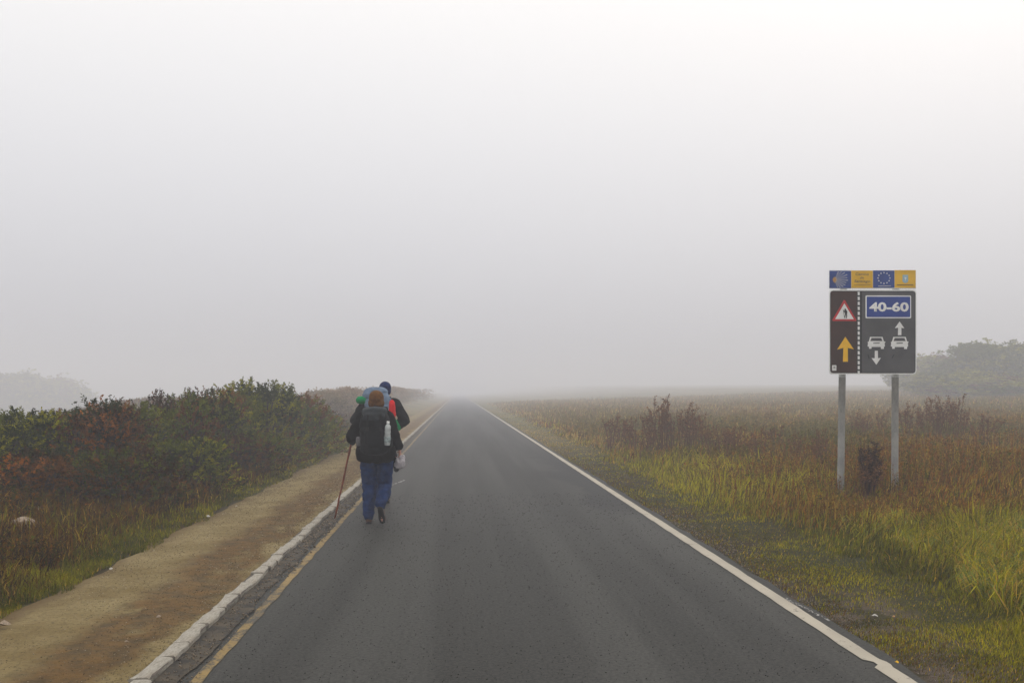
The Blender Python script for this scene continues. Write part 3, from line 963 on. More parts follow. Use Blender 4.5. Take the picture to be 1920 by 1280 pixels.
for s in (-1, 1):
    bm = bmesh.new()
    ribbon(bm, [V(.075 * s, -.375, 1.37), V(.078 * s, -.395, 1.31), V(.08 * s, -.42, 1.22), V(.08 * s, -.423, 1.10), V(.08 * s, -.40, .98), V(.08 * s, -.33, .90)], .022, .006)
    o = obj('lid_strap', bm_mesh('lid_strap', bm), M['strap'], K)
    bm = bmesh.new(); bmesh.ops.create_cube(bm, size=1)
    for v in bm.verts: v.co = Vector((.08 * s + v.co.x * .034, -.423 + v.co.y * .014, 1.20 + v.co.z * .045))
    obj('buckle', bm_mesh('buckle', bm), M['sole'], o)
bm = bmesh.new()
ribbon(bm, [V(-.17, -.17, .93), V(-.235, -.05, .95), V(-.22, .12, .96), V(0, .19, .96), V(.22, .12, .96), V(.235, -.05, .95), V(.17, -.17, .93)], .05, .012, (0, 0, 1))
obj('hip_belt', bm_mesh('hip_belt', bm), M['strap'], K)

# water bottle in the side pocket
def lathe(bm, prof, n=18, c=V(0, 0, 0), rot=None):
    rings = []
    for r_, z_ in prof:
        rings.append([bm.verts.new(c + ((rot or Matrix.Identity(3)) @ V(r_ * math.cos(2 * math.pi * k / n), r_ * math.sin(2 * math.pi * k / n), z_))) for k in range(n)])
    for a_, b_ in zip(rings[:-1], rings[1:]):
        for k in range(n): bm.faces.new((a_[k], a_[(k + 1) % n], b_[(k + 1) % n], b_[k]))
    bm.faces.new(list(reversed(rings[0]))); bm.faces.new(rings[-1])
W = empty('water_bottle', A.matrix_basis @ V(.148, -.315, .985) if False else (pa.x + .162, pa.y - .342, 1.0), 0.02)
W.rotation_euler = (R(4), R(3), 0.02)
tag(W, 'white plastic water bottle in the side pocket of the black backpack', 'bottle')
bm = bmesh.new()
prof = [(0.030, 0.0), (0.036, 0.006)] + [(0.037 + 0.0025 * math.sin(k * 1.9), 0.02 + 0.0135 * k) for k in range(14)] + [(0.037, .215), (0.032, .24), (0.018, .258), (0.0145, .262), (0.0145, .275)]
lathe(bm, prof)
obj('bottle_body', bm_mesh('bottle_body', bm, True), M['bottle'], W)
bm = bmesh.new(); lathe(bm, [(0.0392, .035), (0.0405, .037), (0.0405, .105), (0.0392, .107)])
obj('bottle_label', bm_mesh('bottle_label', bm, True), M['bottle_low'], W)
bm = bmesh.new(); lathe(bm, [(0.0172, .268), (0.0178, .271), (0.0178, .292), (0.015, .296)])
obj('bottle_cap', bm_mesh('bottle_cap', bm, True), M['s_white'], W)

# walking stick
tip = P(628, 973, 12.78); tip.z = 0.012
hl = A.location + wrL + V(-.004, .085, -.012)
dirn = (hl - tip).normalized()
top = hl + dirn * 0.20
bm = bmesh.new()
r_ = random.Random(3)
n_ = 14
rows = []
q = (top - tip).to_track_quat('Z', 'Y').to_matrix()
for k in range(n_ + 1):
    t = k / n_
    p = tip.lerp(top, t) + q @ V(r_.uniform(-.003, .003), r_.uniform(-.003, .003), 0) - tip
    rr = 0.010 + 0.003 * t + (0.0025 if k % 4 == 2 else 0)
    rows.append([bm.verts.new(p + q @ V(rr * math.cos(2 * math.pi * j / 10), rr * math.sin(2 * math.pi * j / 10), 0)) for j in range(10)])
for a_, b_ in zip(rows[:-1], rows[1:]):
    for k in range(10): bm.faces.new((a_[k], a_[(k + 1) % 10], b_[(k + 1) % 10], b_[k]))
bm.faces.new(list(reversed(rows[0]))); bm.faces.new(rows[-1])
o = obj('walking_stick', bm_mesh('walking_stick', bm, True), M['stick'])
o.location = tip
tag(o, 'long reddish wooden walking stick planted beside the kerb', 'stick')

# crumpled white cloth and a black pouch hanging from the right hand
bm = bmesh.new()
blob(bm, V(0, 0, 0), (.05, .04, .075), 0.9); blob(bm, V(-.03, 0, -.03), (.035, .03, .05)); blob(bm, V(.02, .01, .05), (.03, .03, .05))
o = fuse('white_cloth', bm, 0.007, M['paper'], None, 1, 0.016, 22, seed=11)
o.location = A.location + V(.302, .035, .765)
tag(o, 'crumpled white cloth in the right hand of the nearer walker', 'cloth')
bm = bmesh.new()
blob(bm, V(0, 0, 0), (.038, .03, .085), 0.75); blob(bm, V(-.01, 0, .10), (.022, .02, .06), 0.8)
o = fuse('pouch', bm, 0.008, M['pack_black'], None, 2, 0.005, 14, seed=12)
o.location = A.location + V(.252, .075, .725)
tag(o, 'small black pouch hanging below the right hand of the nearer walker', 'pouch')

# ---- far walker --------------------------------------------------------------
DB = 14.5
pb = P(713, 735, DB)
B = empty('person', (pb.x, pb.y, 0.0), 0.0)
tag(B, 'walker in navy blue cap and charcoal jacket, farther ahead of the two', 'person')
hipL, hipR = V(-.095, 0, .92), V(.095, 0, .92)
kneL, ankL = V(-.09, .16, .52), V(-.085, .24, .10)
kneR, ankR = V(.095, .02, .50), V(.09, -.12, .12)
shL, elL, wrL = V(-.205, .03, 1.475), V(-.355, -.05, 1.245), V(-.20, .17, 1.20)
shR, elR, wrR = V(.205, .03, 1.475), V(.355, -.05, 1.235), V(.22, .16, 1.13)
head = V(.062, .13, 1.685)
bm = bmesh.new()
capsule(bm, V(0, 0, .96), .125, V(0, .02, 1.18), .125, 18)
blob(bm, V(0, .03, 1.34), (.175, .11, .16))
capsule(bm, V(0, .05, 1.48), .062, V(.05, .105, 1.61), .055)
face(bm, head, V(0, 1, -.2), V(1, 0, 0))
for a_, b_, c_ in ((hipL, kneL, ankL), (hipR, kneR, ankR)):
    capsule(bm, a_, .08, b_, .055); capsule(bm, b_, .055, c_, .038)
for a_, b_, c_ in ((shL, elL, wrL), (shR, elR, wrR)):
    capsule(bm, a_, .052, b_, .04); capsule(bm, b_, .04, c_, .028)
capsule(bm, V(-.16, .03, 1.46), .062, V(.16, .03, 1.46), .062)
capsule(bm, ankL, .038, V(-.09, .38, .05), .03); capsule(bm, ankR, .038, V(.095, .02, .05), .03)
hand(bm, wrL, V(.5, .5, .6), V(.6, -.6, 0), V(0, .3, 1), 1.0)
hand(bm, wrR, V(-.5, .5, .6), V(-.6, -.6, 0), V(0, .3, 1), 1.0)
fuse('body', bm, 0.0065, M['skin'], B, 2)
bm = bmesh.new()
blob(bm, V(0, .03, 1.35), (.24, .16, .19), 0.85)
capsule(bm, V(-.16, .03, 1.475), .085, V(.16, .03, 1.475), .085)
blob(bm, V(0, .01, 1.10), (.245, .165, .25), 0.75)
blob(bm, V(0, 0, .94), (.235, .165, .14), 0.65)
capsule(bm, V(0, .06, 1.50), .08, V(.02, .08, 1.565), .068)
for a_, b_, c_ in ((shL, elL, wrL), (shR, elR, wrR)):
    capsule(bm, a_, .088, b_, .080); capsule(bm, b_, .080, c_, .056)
fuse('jacket', bm, 0.010, M['jacket2'], B, 3, 0.010, 7, (1, 1, 1.3), seed=21)
bm = bmesh.new()
blob(bm, V(0, 0, .93), (.19, .135, .12), 0.8)
capsule(bm, hipL + V(0, 0, -.03), .112, kneL, .085, 18); capsule(bm, kneL, .085, ankL + V(0, 0, .02), .070, 18)
capsule(bm, hipR + V(0, 0, -.03), .112, kneR, .085, 18); capsule(bm, kneR, .085, ankR + V(0, 0, .03), .070, 18)
fuse('trousers', bm, 0.010, M['jeans'], B, 3, 0.010, 8, (1, 1, 1.8), seed=22)
boot(B, V(-.085, .19, 0.0), V(-.092, .455, 0.0), V(0, 0, 1))
boot(B, V(.09, -.165, .085), V(.098, .075, .004), V(0, .34, .94))
bm = bmesh.new()
blob(bm, head + V(0, -.005, .026), (.088, .108, .098), 0.95)
capsule(bm, head + V(-.02, -.03, -.02), .068, head + V(.02, -.03, -.02), .068)
fuse('knit_cap', bm, 0.008, M['cap_navy'], B, 2, 0.003, 30, (1, 1, .4), seed=23)

K = empty('backpack', (pb.x, pb.y, 0.0), 0.0)
tag(K, 'tall grey-blue backpack with red and green side pieces on the farther walker', 'backpack')
rounded_bag('main_bag', [(V(-.01, -.26, 1.36), (.19, .13, .30), 0.6), (V(.03, -.26, 1.20), (.17, .12, .15), 0.6)], M['pack_blue'], K, 0.011, 0.012, 25)
rounded_bag('lid', [(V(-.045, -.23, 1.635), (.17, .14, .085), 0.75), (V(-.09, -.25, 1.60), (.14, .13, .075), 0.8)], M['pack_blue'], K, 0.010, 0.010, 26)
rounded_bag('side_bag', [(V(.185, -.30, 1.42), (.052, .075, .115), 0.75), (V(.20, -.29, 1.33), (.045, .06, .055), 0.8)], M['red_nylon'], K, 0.009, 0.006, 27)
rounded_bag('side_pocket', [(V(.235, -.27, 1.275), (.03, .045, .035), 0.8)], M['cream'], K, 0.008, 0.004, 28)
bm = bmesh.new()
capsule(bm, V(.175, -.31, 1.275), .044, V(.235, -.30, 1.215), .040); capsule(bm, V(.235, -.30, 1.215), .038, V(.285, -.28, 1.13), .034)
fuse('green_wrap', bm, 0.008, M['green_nylon'], K, 2, 0.006, 16, seed=29)
bm = bmesh.new()
capsule(bm, V(-.275, -.24, 1.535), .055, V(-.08, -.33, 1.54), .055, 18)
fuse('sleeping_mat', bm, 0.008, M['green_nylon'], K, 2, 0.004, 16, seed=30)
for s in (-1, 1):
    bm = bmesh.new()
    ribbon(bm, [V(.11 * s, -.14, 1.53), V(.12 * s, -.07, 1.585), V(.125 * s, .04, 1.58), V(.125 * s, .145, 1.48), V(.13 * s, .17, 1.34), V(.155 * s, .12, 1.18), V(.17 * s, -.13, 1.08)], .06, .014)
    obj('shoulder_strap', bm_mesh('shoulder_strap', bm), M['strap'], K)
# ------------------------------------------------------------------ grass
def tri_mesh(name, verts, tris, cols):
    me = bpy.data.meshes.new(name)
    nv, nf = len(verts), len(tris)
    me.vertices.add(nv); me.vertices.foreach_set('co', np.ascontiguousarray(verts, np.float32).ravel())
    me.loops.add(nf * 3); me.loops.foreach_set('vertex_index', np.ascontiguousarray(tris, np.int32).ravel())
    me.polygons.add(nf)
    me.polygons.foreach_set('loop_start', (np.arange(nf) * 3).astype(np.int32))
    me.polygons.foreach_set('loop_total', np.full(nf, 3, np.int32))
    me.update(calc_edges=True)
    at = me.attributes.new('tone', 'FLOAT_COLOR', 'POINT')
    c4 = np.ones((nv, 4), np.float32); c4[:, :3] = cols
    at.data.foreach_set('color', c4.ravel())
    return me

def blades(p, h, w, lean, az, cols, droop=0.5):
    """tapered bent blades, two segments; arrays of length n"""
    n = len(p)
    face_az = rng.uniform(0, 2 * np.pi, n)
    sx_, sy_ = np.cos(face_az), np.sin(face_az)
    dx, dy = np.cos(az), np.sin(az)
    side = np.stack([sx_, sy_, np.zeros(n)], 1) * (w / 2)[:, None]
    a1 = lean * 0.45
    m1 = p + np.stack([dx * np.sin(a1), dy * np.sin(a1), np.cos(a1)], 1) * (h * 0.55)[:, None]
    a2 = np.clip(lean * (1.0 + droop), 0, 2.2)
    tp = m1 + np.stack([dx * np.sin(a2), dy * np.sin(a2), np.cos(a2)], 1) * (h * 0.45)[:, None]
    v = np.stack([p - side, p + side, m1 - side * 0.8, m1 + side * 0.8, tp], 1).reshape(-1, 3)
    b0 = (np.arange(n) * 5)[:, None]
    t = np.concatenate([b0 + np.array([0, 1, 3]), b0 + np.array([0, 3, 2]), b0 + np.array([2, 3, 4])], 1).reshape(-1, 3)
    c = np.repeat(cols, 5, 0)
    return v, t, c

def pal(cols, idx): return np.array(cols)[idx]

def mixa(a, b, t): return a * (1 - t[:, None]) + np.array(b) * t[:, None]

GREEN = np.array([0.070, 0.074, 0.001]); BRIGHT = np.array([0.360, 0.315, 0.004]); BLUEG = np.array([0.180, 0.205, 0.030])
STRAW = np.array([0.400, 0.250, 0.030]); BROWN = np.array([0.140, 0.062, 0.003]); RUST = np.array([0.240, 0.092, 0.004]); DARK = np.array([0.026, 0.015, 0.003])

def scatter(n, side, y0, y1, x_in, pad=1.2):
    y_ = np.exp(rng.uniform(math.log(y0), math.log(y1), n))
    if side > 0:
        xo = (960 / F_PX) * y_ * 1.06 + y_ * 0.055 + pad
        x_ = x_in + (xo - x_in) * rng.uniform(0, 1, n)
    else:
        xo = -(960 / F_PX) * y_ * 1.04 + y_ * 0.055 - pad
        x_ = x_in + (xo - x_in) * rng.uniform(0, 1, n)
    return x_, y_

# right verge and meadow
def right_grass():
    n = 380000
    x_, y_ = scatter(n, 1, 4.3, 140, X_ASPH_R - 0.02, 0.8)
    edge = x_ - X_ASPH_R
    # keep the bare dirt beside the asphalt thin
    dirtm = sstep(9.8, 7.0, y_) * sstep(0.95, 0.45, edge) * sstep(0.46, 0.60, fbm(x_, y_, 0.8, 71))
    keep = rng.uniform(0, 1, n) > dirtm * 0.80
    ragged = edge > 0.10 * fbm(y_, y_ * 0, 0.35, 72) - 0.02
    keep &= ragged
    clump = fbm(x_, y_, 0.45, 73)
    keep &= rng.uniform(0, 1, n) < -0.15 + 1.9 * clump
    x_, y_ = x_[keep], y_[keep]; n = len(x_)
    edge = x_ - X_ASPH_R
    big = fbm(x_, y_, 2.6, 74); sm = fbm(x_, y_, 0.5, 75)
    # tall zone beyond the mown strip
    tall = sstep(0.9, 1.9, edge + 1.2 * (big - 0.5))
    lush = sstep(12.5, 15, y_) * sstep(26, 19, y_) * sstep(0.6, 1.2, edge) * sstep(4.2, 2.6, edge)
    near = sstep(11.5, 9.0, y_) * tall
    signf = np.where((np.abs(x_ - sc_.x) < 1.3) & (y_ > 11.0) & (y_ < sc_.y + 0.1), 0.45, 1.0)
    h = 0.018 + 0.035 * sm + tall * signf * (0.05 + 0.24 * rng.uniform(0, 1, n) * (0.35 + 1.1 * sm)) + 0.05 * near * sm + 0.08 * lush
    h *= rng.uniform(0.6, 1.35, n)
    w = (0.0042 + 0.0028 * tall) * np.clip(y_ / 6.5, 1, 9) * rng.uniform(0.7, 1.3, n)
    lean = np.clip(rng.normal(0.7, 0.38, n), 0.05, 1.5) * (0.75 + 0.65 * near)
    az = rng.uniform(0, 2 * np.pi, n) * 0.55 + 2 * np.pi * fbm(x_, y_, 0.9, 76) * 1.2
    cols = np.tile(GREEN, (n, 1))
    cols = mixa(cols, BRIGHT, np.clip(0.35 + 1.6 * (sm - 0.42), 0, 1) * 0.9)
    cols = mixa(cols, BLUEG, near * sstep(0.5, 0.75, fbm(x_, y_, 0.8, 77)))
    cols = mixa(cols, BRIGHT * 1.05, lush * 0.8)
    brown = sstep(10.0, 12.5, y_ + 4 * (big - 0.5)) * tall * (1 - 0.85 * lush)
    pick = rng.uniform(0, 1, n)
    cols = np.where((pick < brown * 0.50)[:, None], RUST, cols)
    cols = np.where(((pick > 0.50) & (pick < 0.50 + 0.22 * brown))[:, None], STRAW * 0.7, cols)
    strip_b = sstep(0.85, 0.1, edge) * (0.25 + 0.5 * big)
    cols = np.where((rng.uniform(0, 1, n) < strip_b * 0.65)[:, None], BROWN, cols)
    farst = sstep(17, 40, y_)
    cols = np.where((rng.uniform(0, 1, n) < farst * (0.80 - 0.6 * sstep(0.46, 0.60, fbm(x_, y_, 7.0, 104))))[:, None], np.array([.36, .25, .065]), cols)  # distant blades go pale straw, partly fog fading put into their colour
    dead = rng.uniform(0, 1, n) < 0.10
    cols = np.where(dead[:, None], STRAW, cols)
    cols = cols * (0.3 + 1.5 * rng.uniform(0, 1, (n, 1)) ** 1.4)
    z_ = ground_z(x_, y_) - 0.01
    return blades(np.stack([x_, y_, z_], 1), h, w, lean, az, cols)
v, t, c = right_grass()
tag(obj('grass', tri_mesh('grass', v, t, c), M['grass']), 'green and rusty grass on the verge right of the road', 'grass', kind='stuff')

# long arching blades in the near right verge
def long_grass():
    n = 34000
    x_, y_ = scatter(n, 1, 4.8, 11.5, X_ASPH_R + 0.9, 0.6)
    cl_ = fbm(x_, y_, 0.7, 81)
    keep = (rng.uniform(0, 1, n) < sstep(0.42, 0.66, cl_) + 0.08) & (x_ - X_ASPH_R > 1.0 + 0.9 * fbm(y_, y_ * 0, 1.3, 82))
    x_, y_ = x_[keep], y_[keep]; n = len(x_)
    h = rng.uniform(0.16, 0.42, n); w = rng.uniform(0.006, 0.014, n)
    lean = np.clip(rng.normal(1.05, 0.32, n), 0.2, 1.7)
    az = 2 * np.pi * fbm(x_, y_, 0.45, 83) * 2.4 + rng.normal(0, 1.1, n)
    cols = np.where((rng.uniform(0, 1, n) < 0.45)[:, None], BRIGHT, BLUEG)
    cols = np.where((rng.uniform(0, 1, n) < 0.28)[:, None], STRAW, cols) * rng.uniform(0.7, 1.35, (n, 1))
    return blades(np.stack([x_, y_, ground_z(x_, y_)], 1), h, w, lean, az, cols, 0.7)
v, t, c = long_grass()
tag(obj('long_grass', tri_mesh('long_grass', v, t, c), M['grass']), 'long arching grass blades in the near right verge', 'grass', kind='stuff')

# left verge: short grass by the path, brown heath on the bank
def left_grass():
    n = 250000
    x_, y_ = scatter(n, -1, 5.0, 70, X_PATH_L + 0.12, 0.8)
    e = X_PATH_L - x_
    e2 = e + 0.34 * (fbm(y_, y_ * 0, 0.55, 92) - 0.5)
    clump = fbm(x_, y_, 0.4, 93)
    keep = (e2 > 0.0) & (rng.uniform(0, 1, n) < 0.25 + 1.2 * clump)
    x_, y_, e = x_[keep], y_[keep], e[keep]; n = len(x_)
    big = fbm(x_, y_, 2.0, 94); sm = fbm(x_, y_, 0.5, 95)
    bank = sstep(0.15, 0.6, e + 0.8 * (big - 0.5))
    h = (0.035 + 0.06 * sm + bank * (0.05 + 0.16 * rng.uniform(0, 1, n))) * rng.uniform(0.6, 1.35, n)
    w = (0.0045 + 0.002 * bank) * np.clip(y_ / 6.5, 1, 6) * rng.uniform(0.7, 1.3, n)
    lean = np.clip(rng.normal(0.6, 0.35, n), 0.05, 1.4)
    az = rng.uniform(0, 2 * np.pi, n)
    cols = np.tile(GREEN, (n, 1)); cols = mixa(cols, BRIGHT, np.clip(1.6 * (sm - 0.35), 0, 1) * 0.9)
    pick = rng.uniform(0, 1, n)
    pr = bank * (0.85 + 0.5 * (big - 0.4))
    cols = np.where((pick < pr)[:, None], BROWN * 0.85, cols)
    cols = np.where((pick < pr * 0.35)[:, None], DARK * 1.2, cols)
    cols = np.where((rng.uniform(0, 1, n) < 0.08)[:, None], STRAW * 0.8, cols) * rng.uniform(0.45, 1.6, (n, 1))
    return blades(np.stack([x_, y_, ground_z(x_, y_) - 0.01], 1), h, w, lean, az, cols)
v, t, c = left_grass()
tag(obj('grass', tri_mesh('grass', v, t, c), M['grass']), 'short green grass and brown heath left of the foot path', 'grass', kind='stuff')

# rusty upright stems, thick around the sign posts and over the field
def dry_stems():
    n = 105000
    x_, y_ = scatter(n, 1, 9.5, 130, X_ASPH_R + 1.0, 0.5)
    e = x_ - X_ASPH_R
    cl_ = fbm(x_, y_, 1.3, 101)
    dens = sstep(1.6, 3.0, e + 1.5 * (cl_ - 0.5)) * sstep(0.36, 0.62, cl_) * sstep(10.5, 13.0, y_ + 2 * (cl_ - .5))
    front = (y_ < sc_.y - 0.25) & (np.abs(x_ - sc_.x) < 1.3) & (y_ > 9)
    dens = np.maximum(dens, 0.9 * np.exp(-((x_ - sc_.x + 0.1) / 1.1) ** 2 - ((y_ - sc_.y - 0.1) / 1.2) ** 2))
    keep = rng.uniform(0, 1, n) < dens * np.where(front, 0.7, 1)
    x_, y_, front = x_[keep], y_[keep], front[keep]; n = len(x_)
    h = np.where(front, 0.42, 1.0) * rng.uniform(0.10, 0.46, n) * (0.35 + 1.3 * fbm(x_, y_, 1.6, 103)); w = rng.uniform(0.004, 0.009, n) * np.clip(y_ / 11, 1, 6)
    lean = np.clip(rng.normal(0.18, 0.14, n), 0, 0.7); az = rng.uniform(0, 2 * np.pi, n)
    pk = rng.uniform(0, 1, (n, 1))
    cols = np.where(pk < 0.34, RUST, np.where(pk < 0.60, BROWN, np.where(pk < 0.80, STRAW * 0.8, GREEN * 1.2)))
    fs = sstep(18, 45, y_)[:, None]
    gp = sstep(0.46, 0.60, fbm(x_, y_, 7.0, 104))[:, None]
    cols = cols * (1 - 0.75 * gp) + np.array([.105, .110, .012]) * 0.75 * gp
    cols = (cols * (1 - fs) + (cols * 0.62 + np.array([.36, .26, .07]) * 0.33) * fs) * rng.uniform(0.6, 1.4, (n, 1))  # distant stems are straw toned and paled, some haze painted into the colour
    v, t, c = blades(np.stack([x_, y_, ground_z(x_, y_)], 1), h, w, lean, az, cols, 0.2)
    # seed flecks near the tips
    k = np.repeat(np.arange(n), 5)
    f = rng.uniform(0.5, 1.0, len(k))
    p = np.stack([x_[k] + np.cos(az[k]) * np.sin(lean[k]) * h[k] * f * 0.7, y_[k] + np.sin(az[k]) * np.sin(lean[k]) * h[k] * f * 0.7, ground_z(x_[k], y_[k]) + h[k] * f * np.cos(lean[k] * 0.6)], 1)
    s = rng.uniform(0.007, 0.015, len(k)) * np.clip(y_[k] / 11, 1, 3)
    tri = rng.normal(0, 1, (len(k), 3, 3)) * s[:, None, None] * 0.8
    v2 = (p[:, None, :] + tri).reshape(-1, 3)
    t2 = np.arange(len(v2)).reshape(-1, 3) + len(v)
    c2 = np.repeat(cols[k] * 0.85, 3, 0)
    return np.concatenate([v, v2]), np.concatenate([t, t2]), np.concatenate([c, c2])
v, t, c = dry_stems()
tag(obj('dry_stems', tri_mesh('dry_stems', v, t, c), M['weed']), 'rusty brown dry stems standing in the field on the right', 'weeds', kind='stuff')

# low dark heather covering the bank on the left
def heather():
    n = 52000
    x_, y_ = scatter(n, -1, 6.0, 60, X_PATH_L - 0.35, 0.5)
    e = X_PATH_L - x_
    cl_ = fbm(x_, y_, 0.9, 111)
    keep = rng.uniform(0, 1, n) < sstep(0.45, 1.3, e + 1.2 * (cl_ - .5)) * sstep(0.33, 0.55, cl_)
    x_, y_ = x_[keep], y_[keep]; n = len(x_)
    h = rng.uniform(0.12, 0.34, n); w = rng.uniform(0.005, 0.010, n) * np.clip(y_ / 9, 1, 4)
    lean = np.clip(rng.normal(0.45, 0.25, n), 0, 1.1); az = rng.uniform(0, 2 * np.pi, n)
    pk = rng.uniform(0, 1, (n, 1))
    cols = np.where(pk < 0.4, DARK, np.where(pk < 0.75, BROWN * 0.8, np.where(pk < 0.85, RUST * 0.9, GREEN * 0.8))) * rng.uniform(0.6, 1.4, (n, 1))
    v, t, c = blades(np.stack([x_, y_, ground_z(x_, y_)], 1), h, w, lean, az, cols, 0.2)
    k = np.repeat(np.arange(n), 6)
    f = rng.uniform(0.3, 1.0, len(k))
    p = np.stack([x_[k] + np.cos(az[k]) * np.sin(lean[k]) * h[k] * f * 0.8, y_[k] + np.sin(az[k]) * np.sin(lean[k]) * h[k] * f * 0.8, ground_z(x_[k], y_[k]) + h[k] * f * np.cos(lean[k] * 0.7)], 1)
    s = rng.uniform(0.008, 0.016, len(k)) * np.clip(y_[k] / 9, 1, 3.5)
    v2 = (p[:, None, :] + rng.normal(0, 1, (len(k), 3, 3)) * s[:, None, None] * 0.8).reshape(-1, 3)
    t2 = np.arange(len(v2)).reshape(-1, 3) + len(v)
    return np.concatenate([v, v2]), np.concatenate([t, t2]), np.concatenate([c, np.repeat(cols[k], 3, 0)])
v, t, c = heather()
tag(obj('heather', tri_mesh('heather', v, t, c), M['weed']), 'low dark brown heather covering the bank on the left', 'heather', kind='stuff')

# ------------------------------------------------------------------ gorse bushes, trees, weeds
def tube(vs, fs, cs, pts, r0, r1, col, n=5):
    base = len(vs)
    m_ = len(pts)
    for k, p in enumerate(pts):
        p = np.array(p)
        d = np.array(pts[min(k + 1, m_ - 1)]) - np.array(pts[max(k - 1, 0)])
        d = d / (np.linalg.norm(d) + 1e-9)
        a = np.cross(d, [0.3, 0.9, 0.2]); a /= np.linalg.norm(a) + 1e-9
        b_ = np.cross(d, a)
        r_ = r0 + (r1 - r0) * k / (m_ - 1)
        for j in range(n):
            an = 2 * math.pi * j / n
            vs.append(p + (a * math.cos(an) + b_ * math.sin(an)) * r_); cs.append(col)
    for k in range(m_ - 1):
        for j in range(n):
            q0, q1 = base + k * n + j, base + k * n + (j + 1) % n
            fs.append((q0, q1, q1 + n)); fs.append((q0, q1 + n, q0 + n))

def sprigs(p, d, ln, cols, per, lw, ll, r):
    """each sprig: a spine with `per` narrow pointed leaves all round. p,d (n,3), ln (n,)"""
    n = len(p)
    k = np.repeat(np.arange(n), per)
    f = r.uniform(0.0, 1.0, n * per) ** 0.8
    o_ = p[k] + d[k] * (ln[k] * f)[:, None]
    rnd = r.normal(0, 1, (n * per, 3)); rnd /= np.linalg.norm(rnd, axis=1)[:, None]
    ld = d[k] * 0.75 + rnd * 0.85
    ld /= np.linalg.norm(ld, axis=1)[:, None]
    sd_ = np.cross(ld, r.normal(0, 1, (n * per, 3))); sd_ /= np.linalg.norm(sd_, axis=1)[:, None] + 1e-9
    L_ = (ll * r.uniform(0.6, 1.35, n * per) * (1.15 - 0.5 * f))[:, None]
    W_ = lw * r.uniform(0.7, 1.3, (n * per, 1))
    v = np.stack([o_ - sd_ * W_ * 0.35, o_ + ld * L_ * 0.45 + sd_ * W_ * 0.5, o_ + ld * L_, o_ + ld * L_ * 0.4 - sd_ * W_ * 0.5], 1).reshape(-1, 3)
    b0 = (np.arange(n * per) * 4)[:, None]
    t = np.concatenate([b0 + np.array([0, 1, 2]), b0 + np.array([0, 2, 3])], 1).reshape(-1, 3)
    c = np.repeat(cols[k] * r.uniform(0.7, 1.3, (n * per, 1)), 4, 0)
    return v, t, c

